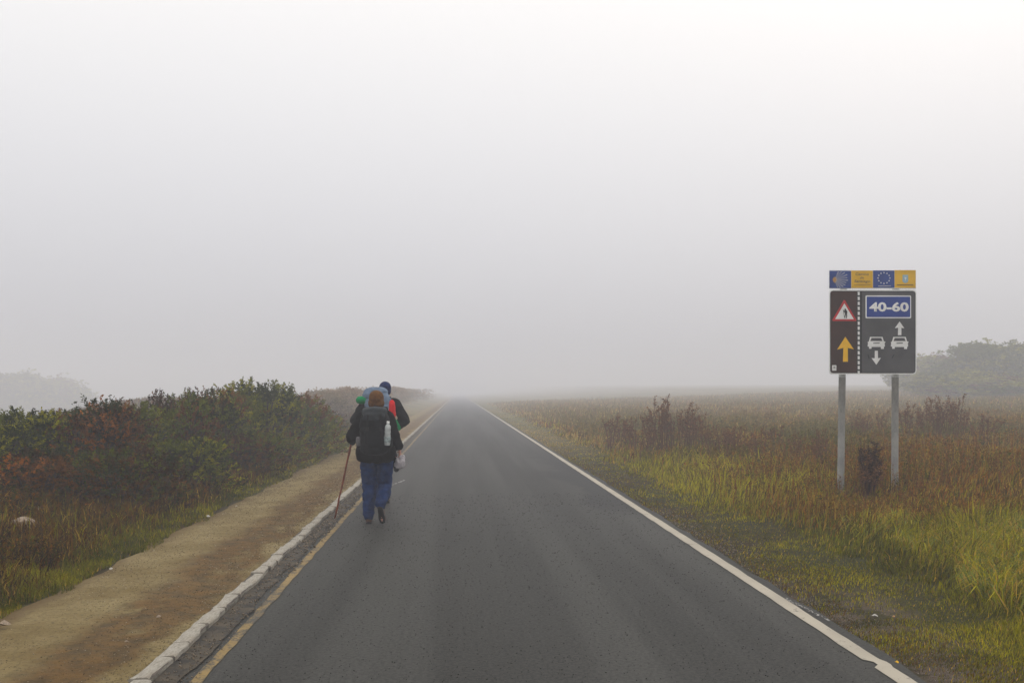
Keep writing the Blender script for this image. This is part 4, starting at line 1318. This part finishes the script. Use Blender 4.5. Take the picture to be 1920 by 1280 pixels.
def bush_template(seed, colset, H=1.7, rad=1.0, n_lobe=10, n_sprig=860, leader=7, per=16, lw=0.023, ll=0.066):
    r = np.random.default_rng(seed)
    lobes = []
    for k in range(n_lobe):
        a = r.uniform(0, 2 * np.pi); q = rad * 0.62 * math.sqrt(r.uniform(0, 1))
        hz = H * (0.30 + 0.48 * r.uniform(0.2, 1) * (1 - 0.45 * (q / rad) ** 2))
        lobes.append((q * math.cos(a), q * math.sin(a), hz, r.uniform(0.28, 0.46) * rad, colset[r.integers(len(colset))]))
    vs, fs, cs = [], [], []
    bark = np.array([0.05, 0.036, 0.026])
    for lx, ly, lz, lr, _ in lobes:
        mid = (lx * 0.55 + r.normal(0, .06), ly * 0.55 + r.normal(0, .06), lz * 0.5)
        tube(vs, fs, cs, [(r.normal(0, .05), r.normal(0, .05), -0.08), mid, (lx, ly, lz + lr * 0.5)], 0.03, 0.008, bark)
    stems = tri_mesh('stems', np.array(vs), np.array(fs), np.array(cs))
    ps, ds, ls, cc = [], [], [], []
    for lx, ly, lz, lr, col in lobes:
        m_ = int(n_sprig / n_lobe)
        u = r.normal(0, 1, (m_, 3)); u /= np.linalg.norm(u, axis=1)[:, None]
        u[:, 2] = np.abs(u[:, 2]) * np.where(r.uniform(0, 1, m_) < 0.30, -0.9, 1)
        rr = lr * (0.45 + 0.6 * r.uniform(0, 1, m_) ** 0.6)
        p = np.array([lx, ly, lz]) + u * rr[:, None]
        p[:, 2] = np.maximum(p[:, 2], 0.04)
        d = u * 0.7 + np.array([0, 0, 0.55]) + r.normal(0, 0.25, (m_, 3)); d /= np.linalg.norm(d, axis=1)[:, None]
        ps.append(p); ds.append(d); ls.append(r.uniform(0.10, 0.24, m_)); 
        alt = np.array(colset)[r.integers(len(colset), size=m_)]
        cc.append(np.where(r.uniform(0, 1, (m_, 1)) < 0.72, np.array(col), alt) * r.uniform(0.7, 1.3, (m_, 1)))
    # skirt down to the ground
    m_ = n_sprig // 4
    a = r.uniform(0, 2 * np.pi, m_); q = rad * (0.45 + 0.5 * r.uniform(0, 1, m_))
    ps.append(np.stack([q * np.cos(a), q * np.sin(a), H * 0.42 * r.uniform(0.03, 1, m_)], 1))
    d = np.stack([np.cos(a), np.sin(a), np.full(m_, 0.9)], 1) + r.normal(0, .25, (m_, 3)); ds.append(d / np.linalg.norm(d, axis=1)[:, None])
    ls.append(r.uniform(0.12, 0.26, m_)); cc.append(np.array(colset)[r.integers(len(colset), size=m_)] * r.uniform(0.6, 1.1, (m_, 1)))
    # upright leaders that break the outline
    for k in range(leader):
        lx, ly, lz, lr, col = lobes[r.integers(n_lobe)]
        a = r.uniform(0, 2 * np.pi); q = lr * 0.7 * r.uniform(0, 1)
        b0 = np.array([lx + q * math.cos(a), ly + q * math.sin(a), lz + lr * 0.62])
        hh = r.uniform(0.10, 0.36) * H / 1.7
        dv = np.array([r.normal(0, .25), r.normal(0, .25), 1.0]); dv /= np.linalg.norm(dv)
        m2 = 5
        for j in range(m2):
            ps.append((b0 + dv * hh * (j / m2))[None]); dd = dv + r.normal(0, .45 * (1 - j / m2), 3); ds.append((dd / np.linalg.norm(dd))[None])
            ls.append(np.array([0.14 * (1.1 - 0.5 * j / m2)])); cc.append((np.array(col) * r.uniform(0.7, 1.15))[None])
    v, t, c = sprigs(np.concatenate(ps), np.concatenate(ds), np.concatenate(ls), np.concatenate(cc), per, lw, ll, r)
    fol = tri_mesh('foliage', v, t, c)
    return stems, fol

G1 = [0.105, 0.118, 0.001]; G2 = [0.270, 0.255, 0.003]; G3 = [0.026, 0.036, 0.001]; B1 = [0.150, 0.055, 0.003]; B2 = [0.290, 0.095, 0.006]; B3 = [0.044, 0.016, 0.001]
tpl = {
    'green': bush_template(201, [G1, G2, G3], 1.75, 1.05, 11),
    'green2': bush_template(202, [G1, G1, G2, B1], 1.65, 1.1, 12),
    'mixed': bush_template(203, [G1, G3, B1, B3], 1.6, 1.1, 12),
    'brown': bush_template(204, [B1, B2, B3, G3], 1.55, 1.05, 11),
}
def bush(name, kind, px, d, top_py, width, label, cat, group, rz, base_dz=0.0):
    p = P(px, 735, d)
    z0 = gz(p.x, p.y) + base_dz
    top = CAM_H + (735 - top_py) / F_PX * d
    st, fo = tpl[kind]
    e = empty(name, (p.x, p.y, z0), rz)
    hz = max(v.co.z for v in fo.vertices) if kind not in HZ else HZ[kind]
    HZ[kind] = hz
    s = (top - z0) / hz
    e.scale = (width / 2.3, width / 2.3, s)
    obj('stems', st, M['weed'], e); obj('foliage', fo, M['leaf'], e)
    return tag(e, label, cat, group)
HZ = {}
tpl['tan'] = bush_template(205, [[.32, .23, .13], [.25, .18, .10], [.20, .17, .08]], 1.6, 1.1, 12)  # brown scrub with leaves coloured paler, so fog fading is partly painted on
tpl['tan2'] = bush_template(206, [[.29, .21, .12], [.23, .19, .09], [.31, .20, .11]], 1.5, 1.1, 12)
GB = 'gorse bushes on the left bank'
for args in (
    ('green', -25, 13.6, 790, 1.9, 'green gorse bush cut by the left edge of the photo', 0.3),
    ('green', 55, 14.6, 758, 1.9, 'low green gorse bush left of the brown peaked bush', 1.2),
    ('brown', 165, 14.8, 736, 2.1, 'reddish brown gorse bush with a pointed top', 2.2),
    ('brown', 85, 12.6, 832, 1.7, 'low rusty brown bush in front of the peaked brown bush', 4.4),
    ('mixed', 235, 13.2, 828, 1.8, 'low dark brown and green bush at the foot of the bank', 5.2),
    ('green2', 255, 17.2, 745, 2.3, 'yellowish green gorse bush right of the peaked brown bush', 3.1),
    ('mixed', 335, 18.0, 718, 2.2, 'dark gorse bush with thin upright twigs on top', 0.9),
    ('green', 350, 15.6, 815, 2.0, 'low green gorse bush in front of the twiggy dark bush', 2.7),
    ('green2', 410, 20.5, 722, 2.5, 'gorse bush between the twiggy dark bush and the tallest bush', 4.0),
    ('green', 482, 22.5, 704, 2.8, 'tallest green gorse bush of the left bank', 5.6),
    ('mixed', 440, 19.0, 800, 2.2, 'low dark gorse bush in front of the tallest bush', 1.7),
    ('green2', 545, 24.5, 728, 2.9, 'rounded green gorse bush right of the tallest bush', 0.2),
    ('green', 588, 26.5, 768, 2.6, 'farthest green gorse bush at the right end of the bank', 3.7),
    ('green2', 520, 22.0, 806, 2.0, 'low green gorse bush near the path in front of the rounded bush', 2.0),
    ('mixed', 150, 18.5, 760, 2.4, 'dark gorse bush behind the peaked brown bush', 6.0),
):
    kind, px, d, tp, wd, lb, rz = args
    bush('gorse_bush', kind, px, d, tp, wd, lb, 'bush', GB, rz, -0.05)

# scrub on the far left mound
ORD = ['first from left', 'second from left', 'third from left', 'fourth from left', 'fifth from left', 'sixth from left', 'seventh from left', 'eighth from left', 'ninth from left', 'tenth from left']
GM = 'scrub bushes on the far left mound'
for i, (px, d, tp, wd) in enumerate(((596, 50, 730, 3.6), (630, 56, 724, 4.4), (652, 62, 728, 4.2), (676, 70, 722, 5.2), (698, 80, 725, 5.0), (718, 90, 722, 5.6), (738, 106, 726, 5.4), (758, 128, 725, 6.5), (778, 160, 727, 7.0))):
    bush('scrub_bush', ('tan', 'tan2')[i % 2], px, d, tp, wd, ORD[i] + ' faded scrub bush on the foggy mound beyond the green bushes', 'bush', GM, i * 1.3, -0.1)

# trees in the fog
def tree_template(seed, H, rad, cols, n_clump=95, n_sprig=5200, per=10, lw=0.11, ll=0.24):
    r = np.random.default_rng(seed)
    vs, fs, cs = [], [], []
    bark = np.array([0.06, 0.05, 0.04])
    tube(vs, fs, cs, [(0, 0, -0.2), (0.05, 0, H * .2), (-.05, .08, H * .5), (0, .03, H * .85)], 0.16 * H / 6, 0.03, bark, 7)
    ps, ds, ls, cc = [], [], [], []
    for k in range(n_clump):
        a = r.uniform(0, 2 * np.pi); t_ = r.uniform(0.12, 1.0)
        q = rad * math.sqrt(max(0.05, 1 - (2 * t_ - 0.9) ** 2 * 0.8)) * (0.35 + 0.65 * r.uniform(0, 1))
        c_ = np.array([q * math.cos(a), q * math.sin(a), H * (0.06 + 0.80 * t_) * r.uniform(0.82, 1.12)])
        tube(vs, fs, cs, [(0, 0.03, c_[2] * 0.6), tuple(c_ * [.5, .5, .85]), tuple(c_)], 0.04, 0.012, bark, 4)
        m_ = n_sprig // n_clump
        u = r.normal(0, 1, (m_, 3)) * rad * 0.115
        ps.append(c_ + u); d = u / rad + np.array([0, 0, .35]) + r.normal(0, .3, (m_, 3)); ds.append(d / np.linalg.norm(d, axis=1)[:, None])
        ls.append(r.uniform(.15, .4, m_)); cc.append(np.array(cols[r.integers(len(cols))]) * r.uniform(.7, 1.3, (m_, 1)))
    v, t, c = sprigs(np.concatenate(ps), np.concatenate(ds), np.concatenate(ls), np.concatenate(cc), per, lw, ll, r)
    return tri_mesh('trunk', np.array(vs), np.array(fs), np.array(cs)), tri_mesh('crown', v, t, c)
TT = [tree_template(301, 6, 2.6, [G1, G2]), tree_template(302, 5.5, 3.0, [G1, G2, B1])]
def tree(px, d, tp, wd, k, rz, label, group):
    p = P(px, 735, d)
    z0 = gz(p.x, p.y)
    hz = max(v.co.z for v in TT[k][1].vertices)
    e = empty('tree', (p.x, p.y, z0), rz)
    s = (CAM_H + (735 - tp) / F_PX * d - z0) / hz
    e.scale = (wd / 6, wd / 6, s)
    obj('trunk', TT[k][0], M['weed'], e); obj('crown', TT[k][1], M['leaf'], e)
    tag(e, label, 'tree', group)
GR = 'trees in the fog behind the sign'
tree(1856, 99.84, 630, 11, 0, 0.4, 'tallest bushy tree in the fog right of the sign', GR)
tree(1928, 104.8, 650, 12.2, 1, 2.0, 'bushy tree in the fog cut by the right edge', GR)
tree(1762, 114.8, 655, 8.96, 1, 3.3, 'faint bushy tree between the sign and the tallest tree', GR)
tree(1722, 129.8, 668, 8.96, 0, 5.0, 'faint tree in the fog just behind the right post of the sign', GR)
tree(1880, 87.36, 700, 10.9, 1, 1.1, 'low bushy tree in the fog below the tallest tree', GR)
tree(1798, 92.35, 690, 9.76, 0, 4.1, 'low bushy tree in front of the faint tree by the sign', GR)
GL = 'faint trees in the fog on the far left'
tree(32, 240, 688, 19, 0, 0.2, 'very faint tree in the fog at the far left edge', GL)
tree(112, 250, 697, 17, 1, 2.6, 'very faint tree in the fog above the pointed brown bush', GL)

# tall brown weeds with seed heads
def weed_template(seed, H, cols, nst=5, spread=0.10):
    r = np.random.default_rng(seed)
    vs, fs, cs = [], [], []
    P_, T_, C_ = [], [], []
    pts = []
    for k in range(nst):
        a = r.uniform(0, 2 * np.pi); q = spread * r.uniform(0.1, 1)
        h = H * r.uniform(0.65, 1.0)
        tp_ = np.array([q * math.cos(a) * 1.6, q * math.sin(a) * 1.6, h])
        bs = np.array([q * .3 * math.cos(a), q * .3 * math.sin(a), -0.03])
        tube(vs, fs, cs, [tuple(bs), tuple(bs * .4 + tp_ * .6 * [.8, .8, 1]), tuple(tp_)], 0.007, 0.003, np.array(cols[0]) * .8, 4)
        for j in range(9):
            f = r.uniform(0.34, 1.0) if seed == 401 else r.uniform(0.45, 1.0)
            b0 = bs * (1 - f) + tp_ * f
            an = r.uniform(0, 2 * np.pi); ln = r.uniform(.05, .13) * (1.25 - f * .6) * H / .9
            e_ = b0 + np.array([math.cos(an) * ln * .6, math.sin(an) * ln * .6, ln])
            if j < 6: tube(vs, fs, cs, [tuple(b0), tuple(e_)], 0.003, 0.0015, np.array(cols[0]) * .8, 3)
            for q_ in range(24 if seed == 401 else 11):
                pts.append(b0 + (e_ - b0) * r.uniform(.15, 1.05) + r.normal(0, .010, 3))
    stems = tri_mesh('stem', np.array(vs), np.array(fs), np.array(cs))
    p = np.array(pts); n = len(p)
    v = (p[:, None, :] + r.normal(0, 1, (n, 3, 3)) * 0.011).reshape(-1, 3)
    t = np.arange(n * 3).reshape(-1, 3)
    c = np.repeat(np.array(cols)[r.integers(len(cols), size=n)] * r.uniform(.6, 1.4, (n, 1)), 3, 0)
    return stems, tri_mesh('seed_heads', v, t, c)
WB = [[.16, .072, .026], [.23, .100, .036], [.10, .046, .018]]
WB0 = [[.040, .017, .008], [.060, .024, .010], [.022, .010, .006]]
WT = [weed_template(404, 1.0, WB, 7, 0.14), weed_template(402, 0.9, WB, 7, 0.17), weed_template(403, 1.05, WB, 6, 0.12), weed_template(401, 1.0, WB0, 16, 0.13)]
def weed(px, d, tp, k, rz, label, group=None, sx_=1.0):
    p = P(px, 735, d)
    z0 = gz(p.x, p.y)
    hz = max(v.co.z for v in WT[k][1].vertices)
    s = (CAM_H + (735 - tp) / F_PX * d - z0) / hz
    e = empty('seed_weed', (p.x, p.y, z0), rz)
    wr = random.Random(int(px * 7 + tp))
    if sx_ > 1.5:
        sx_ *= wr.uniform(0.6, 1.15); s *= wr.uniform(0.82, 1.06)
        e.rotation_euler = (wr.uniform(-.14, .14), wr.uniform(-.16, .16), rz)
    e.scale = (sx_, sx_, s)
    obj('stem', WT[k][0], M['weed'], e); obj('seed_heads', WT[k][1], M['weed'], e)['kind'] = 'stuff'
    return tag(e, label, 'weed', group)
weed(1631, 14.0, 822, 3, 0.3, 'dark brown seed-head weed standing between the two sign posts', sx_=1.2)
weed(1624, 13.8, 850, 1, 2.3, 'shorter brown weed at the foot of the weed between the sign posts', sx_=1.2)
GW = 'tall brown weeds in the field beyond the bright grass'
for i, (px, tp, d) in enumerate(((1222, 765, 25), (1232, 742, 25.5), (1241, 740, 24.5), (1250, 752, 25), (1262, 744, 25), (1281, 747, 25.5), (1290, 756, 25), (1302, 760, 24.5))):
    weed(px, d, tp, i % 3, i * 1.7, ORD[i] + ' weed of the tall dark clump standing right of the road', GW, 1.7)
GW2 = 'lower brown weeds scattered over the field'
for i, (px, tp, d) in enumerate(((1146, 778, 28), (1160, 770, 30), (1176, 774, 27), (1192, 784, 25), (1207, 788, 24), (1320, 772, 24), (1338, 786, 22), (1352, 790, 22), (1368, 792, 21), (1380, 788, 22), (1400, 796, 21), (1424, 800, 20), (1455, 790, 22), (1490, 800, 20), (1530, 796, 20), (1548, 812, 18), (1600, 760, 27), (1615, 770, 26), (1655, 765, 26))):
    weed(px, d, tp, i % 3, i * 2.1, 'lower brown weed scattered over the field right of the road', GW2, 1.6)
GW3 = 'tall reddish weeds right of the sign'
for i, (px, tp, d) in enumerate(((1700, 742, 25), (1718, 738, 26), (1738, 745, 25), (1755, 730, 26), (1768, 724, 25.5), (1778, 722, 26), (1792, 732, 25), (1803, 745, 25), (1830, 768, 23), (1850, 775, 23))):
    weed(px, d, tp, i % 3, i * 1.1, ORD[i] + ' weed of the reddish clump standing right of the sign', GW3, 1.7)

# ------------------------------------------------------------------ stones and scraps
M['rock'] = simple_mat('pale_stone', (0.30, 0.23, 0.165, 1), 0.9, 0.3, 8, bmp=0.6, bscale=20)
M['scrap'] = simple_mat('white_scrap', (0.42, 0.40, 0.36, 1), 0.7, 0.15, 30)
def rock_mesh(seed, name='stone'):
    bm = bmesh.new()
    bmesh.ops.create_icosphere(bm, subdivisions=2, radius=0.5)
    off = Vector((seed * 5.1, seed * 2.3, 0))
    for v in bm.verts:
        n_ = mnoise.noise(v.co * 1.6 + off) * 0.32 + mnoise.noise(v.co * 4 + off) * 0.08
        v.co = v.co * (1 + n_)
        v.co.z *= 0.65
    return bm_mesh(name, bm)
def stone(px, py, w, label, seed, d, sink=0.25):
    p = P(px, 735, d); z = gz(p.x, p.y)
    o = obj('stone', rock_mesh(seed), M['rock'])
    o.location = (p.x, p.y, z + w * 0.33 * (1 - sink) + 0.05); o.scale = (w, w, w * 0.9); o.rotation_euler = (0, 0, seed)
    return tag(o, label, 'stone')
stone(46, 975, 0.27, 'large pale stone lying in the brown heath on the left', 1, 10.6)
stone(66, 972, 0.13, 'small stone touching the right side of the large pale stone', 5, 10.75)
stone(24, 938, 0.17, 'dull stone in the heath above the large pale stone', 2, 11.9)
stone(73, 940, 0.15, 'pale upright stone right of the dull stone in the heath', 3, 11.7)
def scrap_mesh(seed):
    r = random.Random(seed)
    bm = bmesh.new()
    n = 7
    top = [bm.verts.new((0.5 * r.uniform(.6, 1) * math.cos(2 * math.pi * k / n), 0.4 * r.uniform(.6, 1) * math.sin(2 * math.pi * k / n), r.uniform(.05, .4))) for k in range(n)]
    c_ = bm.verts.new((0, 0, .55)); b_ = bm.verts.new((0, 0, 0))
    for k in range(n):
        bm.faces.new((top[k], top[(k + 1) % n], c_)); bm.faces.new((top[(k + 1) % n], top[k], b_))
    return bm_mesh('scrap', bm)
SCR = [scrap_mesh(k) for k in range(4)]
def ground_pt(px, py, dz=0.0):
    d = 12.0
    for _ in range(25):
        p = P(px, 735, d)
        zz = gz(p.x, p.y) if not (-3.2 < p.x < 2.7) else (0.04 if p.x < -1.85 else 0.0)
        d = 0.5 * d + 0.5 * F_PX * (CAM_H - zz - dz) / (py - 735)
    p = P(px, 735, d); p.z = zz + dz
    return p
scr = (('white paper scrap in the mown verge near the bottom right', 1640, 1156, .055, M['scrap']),
       ('orange fleck right of the white paper scrap in the verge', 1676, 1156, .03, M['s_orange']),
       ('white scrap in the grass right of the sign foot', 1693, 999, .06, M['scrap']),
       ('pale scrap at the grass edge nearest the bottom left of the path', 208, 1067, .045, M['scrap']),
       ('white scrap at the edge of grass and path, middle left', 391, 969, .07, M['scrap']),
       ('small white scrap in the heath left of the path', 287, 963, .035, M['scrap']),
       ('small yellowish scrap at the grass edge farther up the path', 443, 949, .04, M['scrap']),
       ('pale pebble in the brown stain on the path', 297, 1157, .045, M['rock']),
       ('tiny pale pebble near the kerb on the path', 237, 1203, .03, M['rock']),
       ('yellow leaf on the verge beside the bottom of the white line', 1682, 1242, .035, M['s_arrow']),
       ('pale stone at the grass corner on the left edge', 8, 1172, .09, M['rock']))
for i, (lb, px, py, w, mt) in enumerate(scr):
    p = ground_pt(px, py, 0.02)
    me = SCR[i % 4].copy()
    me.materials.clear()
    o = obj('pebble' if 'stone' in lb or 'pebble' in lb else ('leaf' if 'leaf' in lb else 'scrap'), me, mt)
    o.location = (p.x, p.y, p.z); o.scale = (w, w, w * .8); o.rotation_euler = (0, 0, i * 1.3)
    tag(o, lb, o.name.split('.')[0])

# loose gravel on the foot path
def grains(name, x_, y_, z_, s_, cols, label):
    n = len(x_)
    tet = np.array([[1, 0, -.2], [-.5, .87, -.2], [-.5, -.87, -.2], [0, 0, .7]])
    an = rng.uniform(0, 2 * np.pi, n); ca, sa = np.cos(an)[:, None], np.sin(an)[:, None]
    off = tet[None] * s_[:, None, None] * rng.uniform(.6, 1.3, (n, 4, 1))
    off = np.stack([off[..., 0] * ca - off[..., 1] * sa, off[..., 0] * sa + off[..., 1] * ca, off[..., 2]], -1)
    v = (np.stack([x_, y_, z_], 1)[:, None, :] + off).reshape(-1, 3)
    b0 = (np.arange(n) * 4)[:, None]
    t = np.concatenate([b0 + np.array(q) for q in ([0, 1, 3], [1, 2, 3], [2, 0, 3], [0, 2, 1])], 1).reshape(-1, 3)
    tag(obj(name, tri_mesh(name, v, t, np.repeat(cols, 4, 0)), M['weed']), label, name, kind='stuff')
n = 26000
y_ = np.exp(rng.uniform(math.log(4.5), math.log(26), n)); u_ = rng.uniform(0.02, 0.99, n); x_ = X_PATH_L + 0.05 + u_ * 1.36
keep = rng.uniform(0, 1, n) < 0.25 + 0.75 * (np.abs(u_ - 0.5) * 2) ** 1.5 + 0.5 * (fbm(x_, y_, 0.6, 131) - 0.5)
x_, y_, u_ = x_[keep], y_[keep], u_[keep]; n = len(x_)
pk = rng.uniform(0, 1, (n, 1))
cols = np.where(pk < 0.5, np.array([.16, .125, .07]), np.where(pk < 0.85, np.array([.06, .042, .02]), np.array([.30, .26, .19]))) * rng.uniform(.7, 1.3, (n, 1))
grains('gravel', x_, y_, 0.03 + 0.012 * np.sin(np.pi * u_) + 0.001, rng.uniform(.002, .0065, n) * np.clip(y_ / 7, 1, 2.2), cols, 'loose sandy gravel lying on the foot path')
n = 9000
y_ = np.exp(rng.uniform(math.log(4.5), math.log(14), n)); x_ = X_ASPH_R + 0.02 + np.abs(rng.normal(0, 0.25, n))
pk = rng.uniform(0, 1, (n, 1))
cols = np.where(pk < 0.6, np.array([.10, .078, .058]), np.array([.21, .18, .15])) * rng.uniform(.5, 1.4, (n, 1))
grains('gravel', x_, y_, ground_z(x_, y_) + 0.002, rng.uniform(.002, .007, n) * np.clip(y_ / 7, 1, 2), cols, 'fine grit on the bare verge right of the white line')

n = 7000
y_ = np.exp(rng.uniform(math.log(4.5), math.log(16), n)); x_ = rng.uniform(-1.40, 2.45, n)
pk = rng.uniform(0, 1, (n, 1))
cols = np.where(pk < 0.6, np.array([.016, .015, .013]), np.array([.105, .10, .088])) * rng.uniform(.6, 1.3, (n, 1))
grains('grit', x_, y_, np.full(n, 0.0012), rng.uniform(.0025, .006, n) * np.clip(y_ / 7, 1, 2), cols, 'loose grit and chippings on the asphalt')

# grit in the gutter
n = 1500
y_ = np.exp(rng.uniform(math.log(4.5), math.log(22), n)); x_ = rng.uniform(-1.71, -1.50, n)
s_ = rng.uniform(0.003, 0.011, n) * np.clip(y_ / 7, 1, 2)
tet = np.array([[1, 0, -.2], [-.5, .87, -.2], [-.5, -.87, -.2], [0, 0, .8]])
v = (np.stack([x_, y_, np.full(n, 0.012)], 1)[:, None, :] + tet[None] * s_[:, None, None] * rng.uniform(.6, 1.3, (n, 4, 1))).reshape(-1, 3)
b0 = (np.arange(n) * 4)[:, None]
t = np.concatenate([b0 + np.array(q) for q in ([0, 1, 3], [1, 2, 3], [2, 0, 3], [0, 2, 1])], 1).reshape(-1, 3)
c = np.repeat(np.array([.15, .12, .085]) * rng.uniform(.3, 1.7, (n, 1)), 4, 0)
tag(obj('grit', tri_mesh('grit', v, t, c), M['weed']), 'loose grit lying in the gutter by the kerb', 'grit', kind='stuff')

# paint marks on the asphalt
M['paint_mark'] = paint_mat('faded_white_paint', (0.30, 0.29, 0.27, 1), (0.05, 0.048, 0.042, 1), 0.50)
def flecks(name, cx, cy, n_, lx, ly, s0, s1, label, seed):
    r = random.Random(seed)
    bm = bmesh.new()
    for _ in range(n_):
        t = r.uniform(-1, 1)
        x0_ = cx + lx * t + r.uniform(-.015, .015); y0_ = cy + ly * t + r.uniform(-.02, .02)
        s = r.uniform(s0, s1); k_ = r.randint(5, 7)
        bm.faces.new([bm.verts.new((x0_ + s * r.uniform(.5, 1) * math.cos(2 * math.pi * j / k_), y0_ + 2.2 * s * r.uniform(.5, 1) * math.sin(2 * math.pi * j / k_), 0.009 + 0.00002 * _)) for j in range(k_)])
    tag(obj(name, bm_mesh(name, bm), M['paint_mark']), label, kind='structure')
flecks('paint_smear', 2.635, 7.35, 60, -0.03, 0.42, .003, .012, 'white paint smear on the asphalt outside the white line', 3)
p = ground_pt(747, 905)
flecks('paint_mark', p.x, p.y, 26, 0.10, 0.55, .012, .035, 'faded white paint mark on the road beside the walkers', 4)

# ------------------------------------------------------------------ haze
m = bpy.data.materials.new('haze_air'); m.use_nodes = True
nt = m.node_tree; nt.nodes.clear()
o_ = nt.nodes.new('ShaderNodeOutputMaterial'); v_ = nt.nodes.new('ShaderNodeVolumePrincipled')
v_.inputs['Color'].default_value = (0.850, 0.858, 0.915, 1)
v_.inputs['Density'].default_value = HAZE_DENSITY
v_.inputs['Anisotropy'].default_value = 0.0
nt.links.new(v_.outputs[0], o_.inputs['Volume'])
bm = bmesh.new()
bmesh.ops.create_cube(bm, size=1)
for v in bm.verts:
    v.co = Vector((v.co.x * 1900, v.co.y * 1900, -9.0 + (v.co.z + 0.5) * 23.5))
haze = obj('haze', bm_mesh('haze', bm), m)
tag(haze, 'pale grey fog hanging over the whole road and fields', 'fog', kind='stuff')
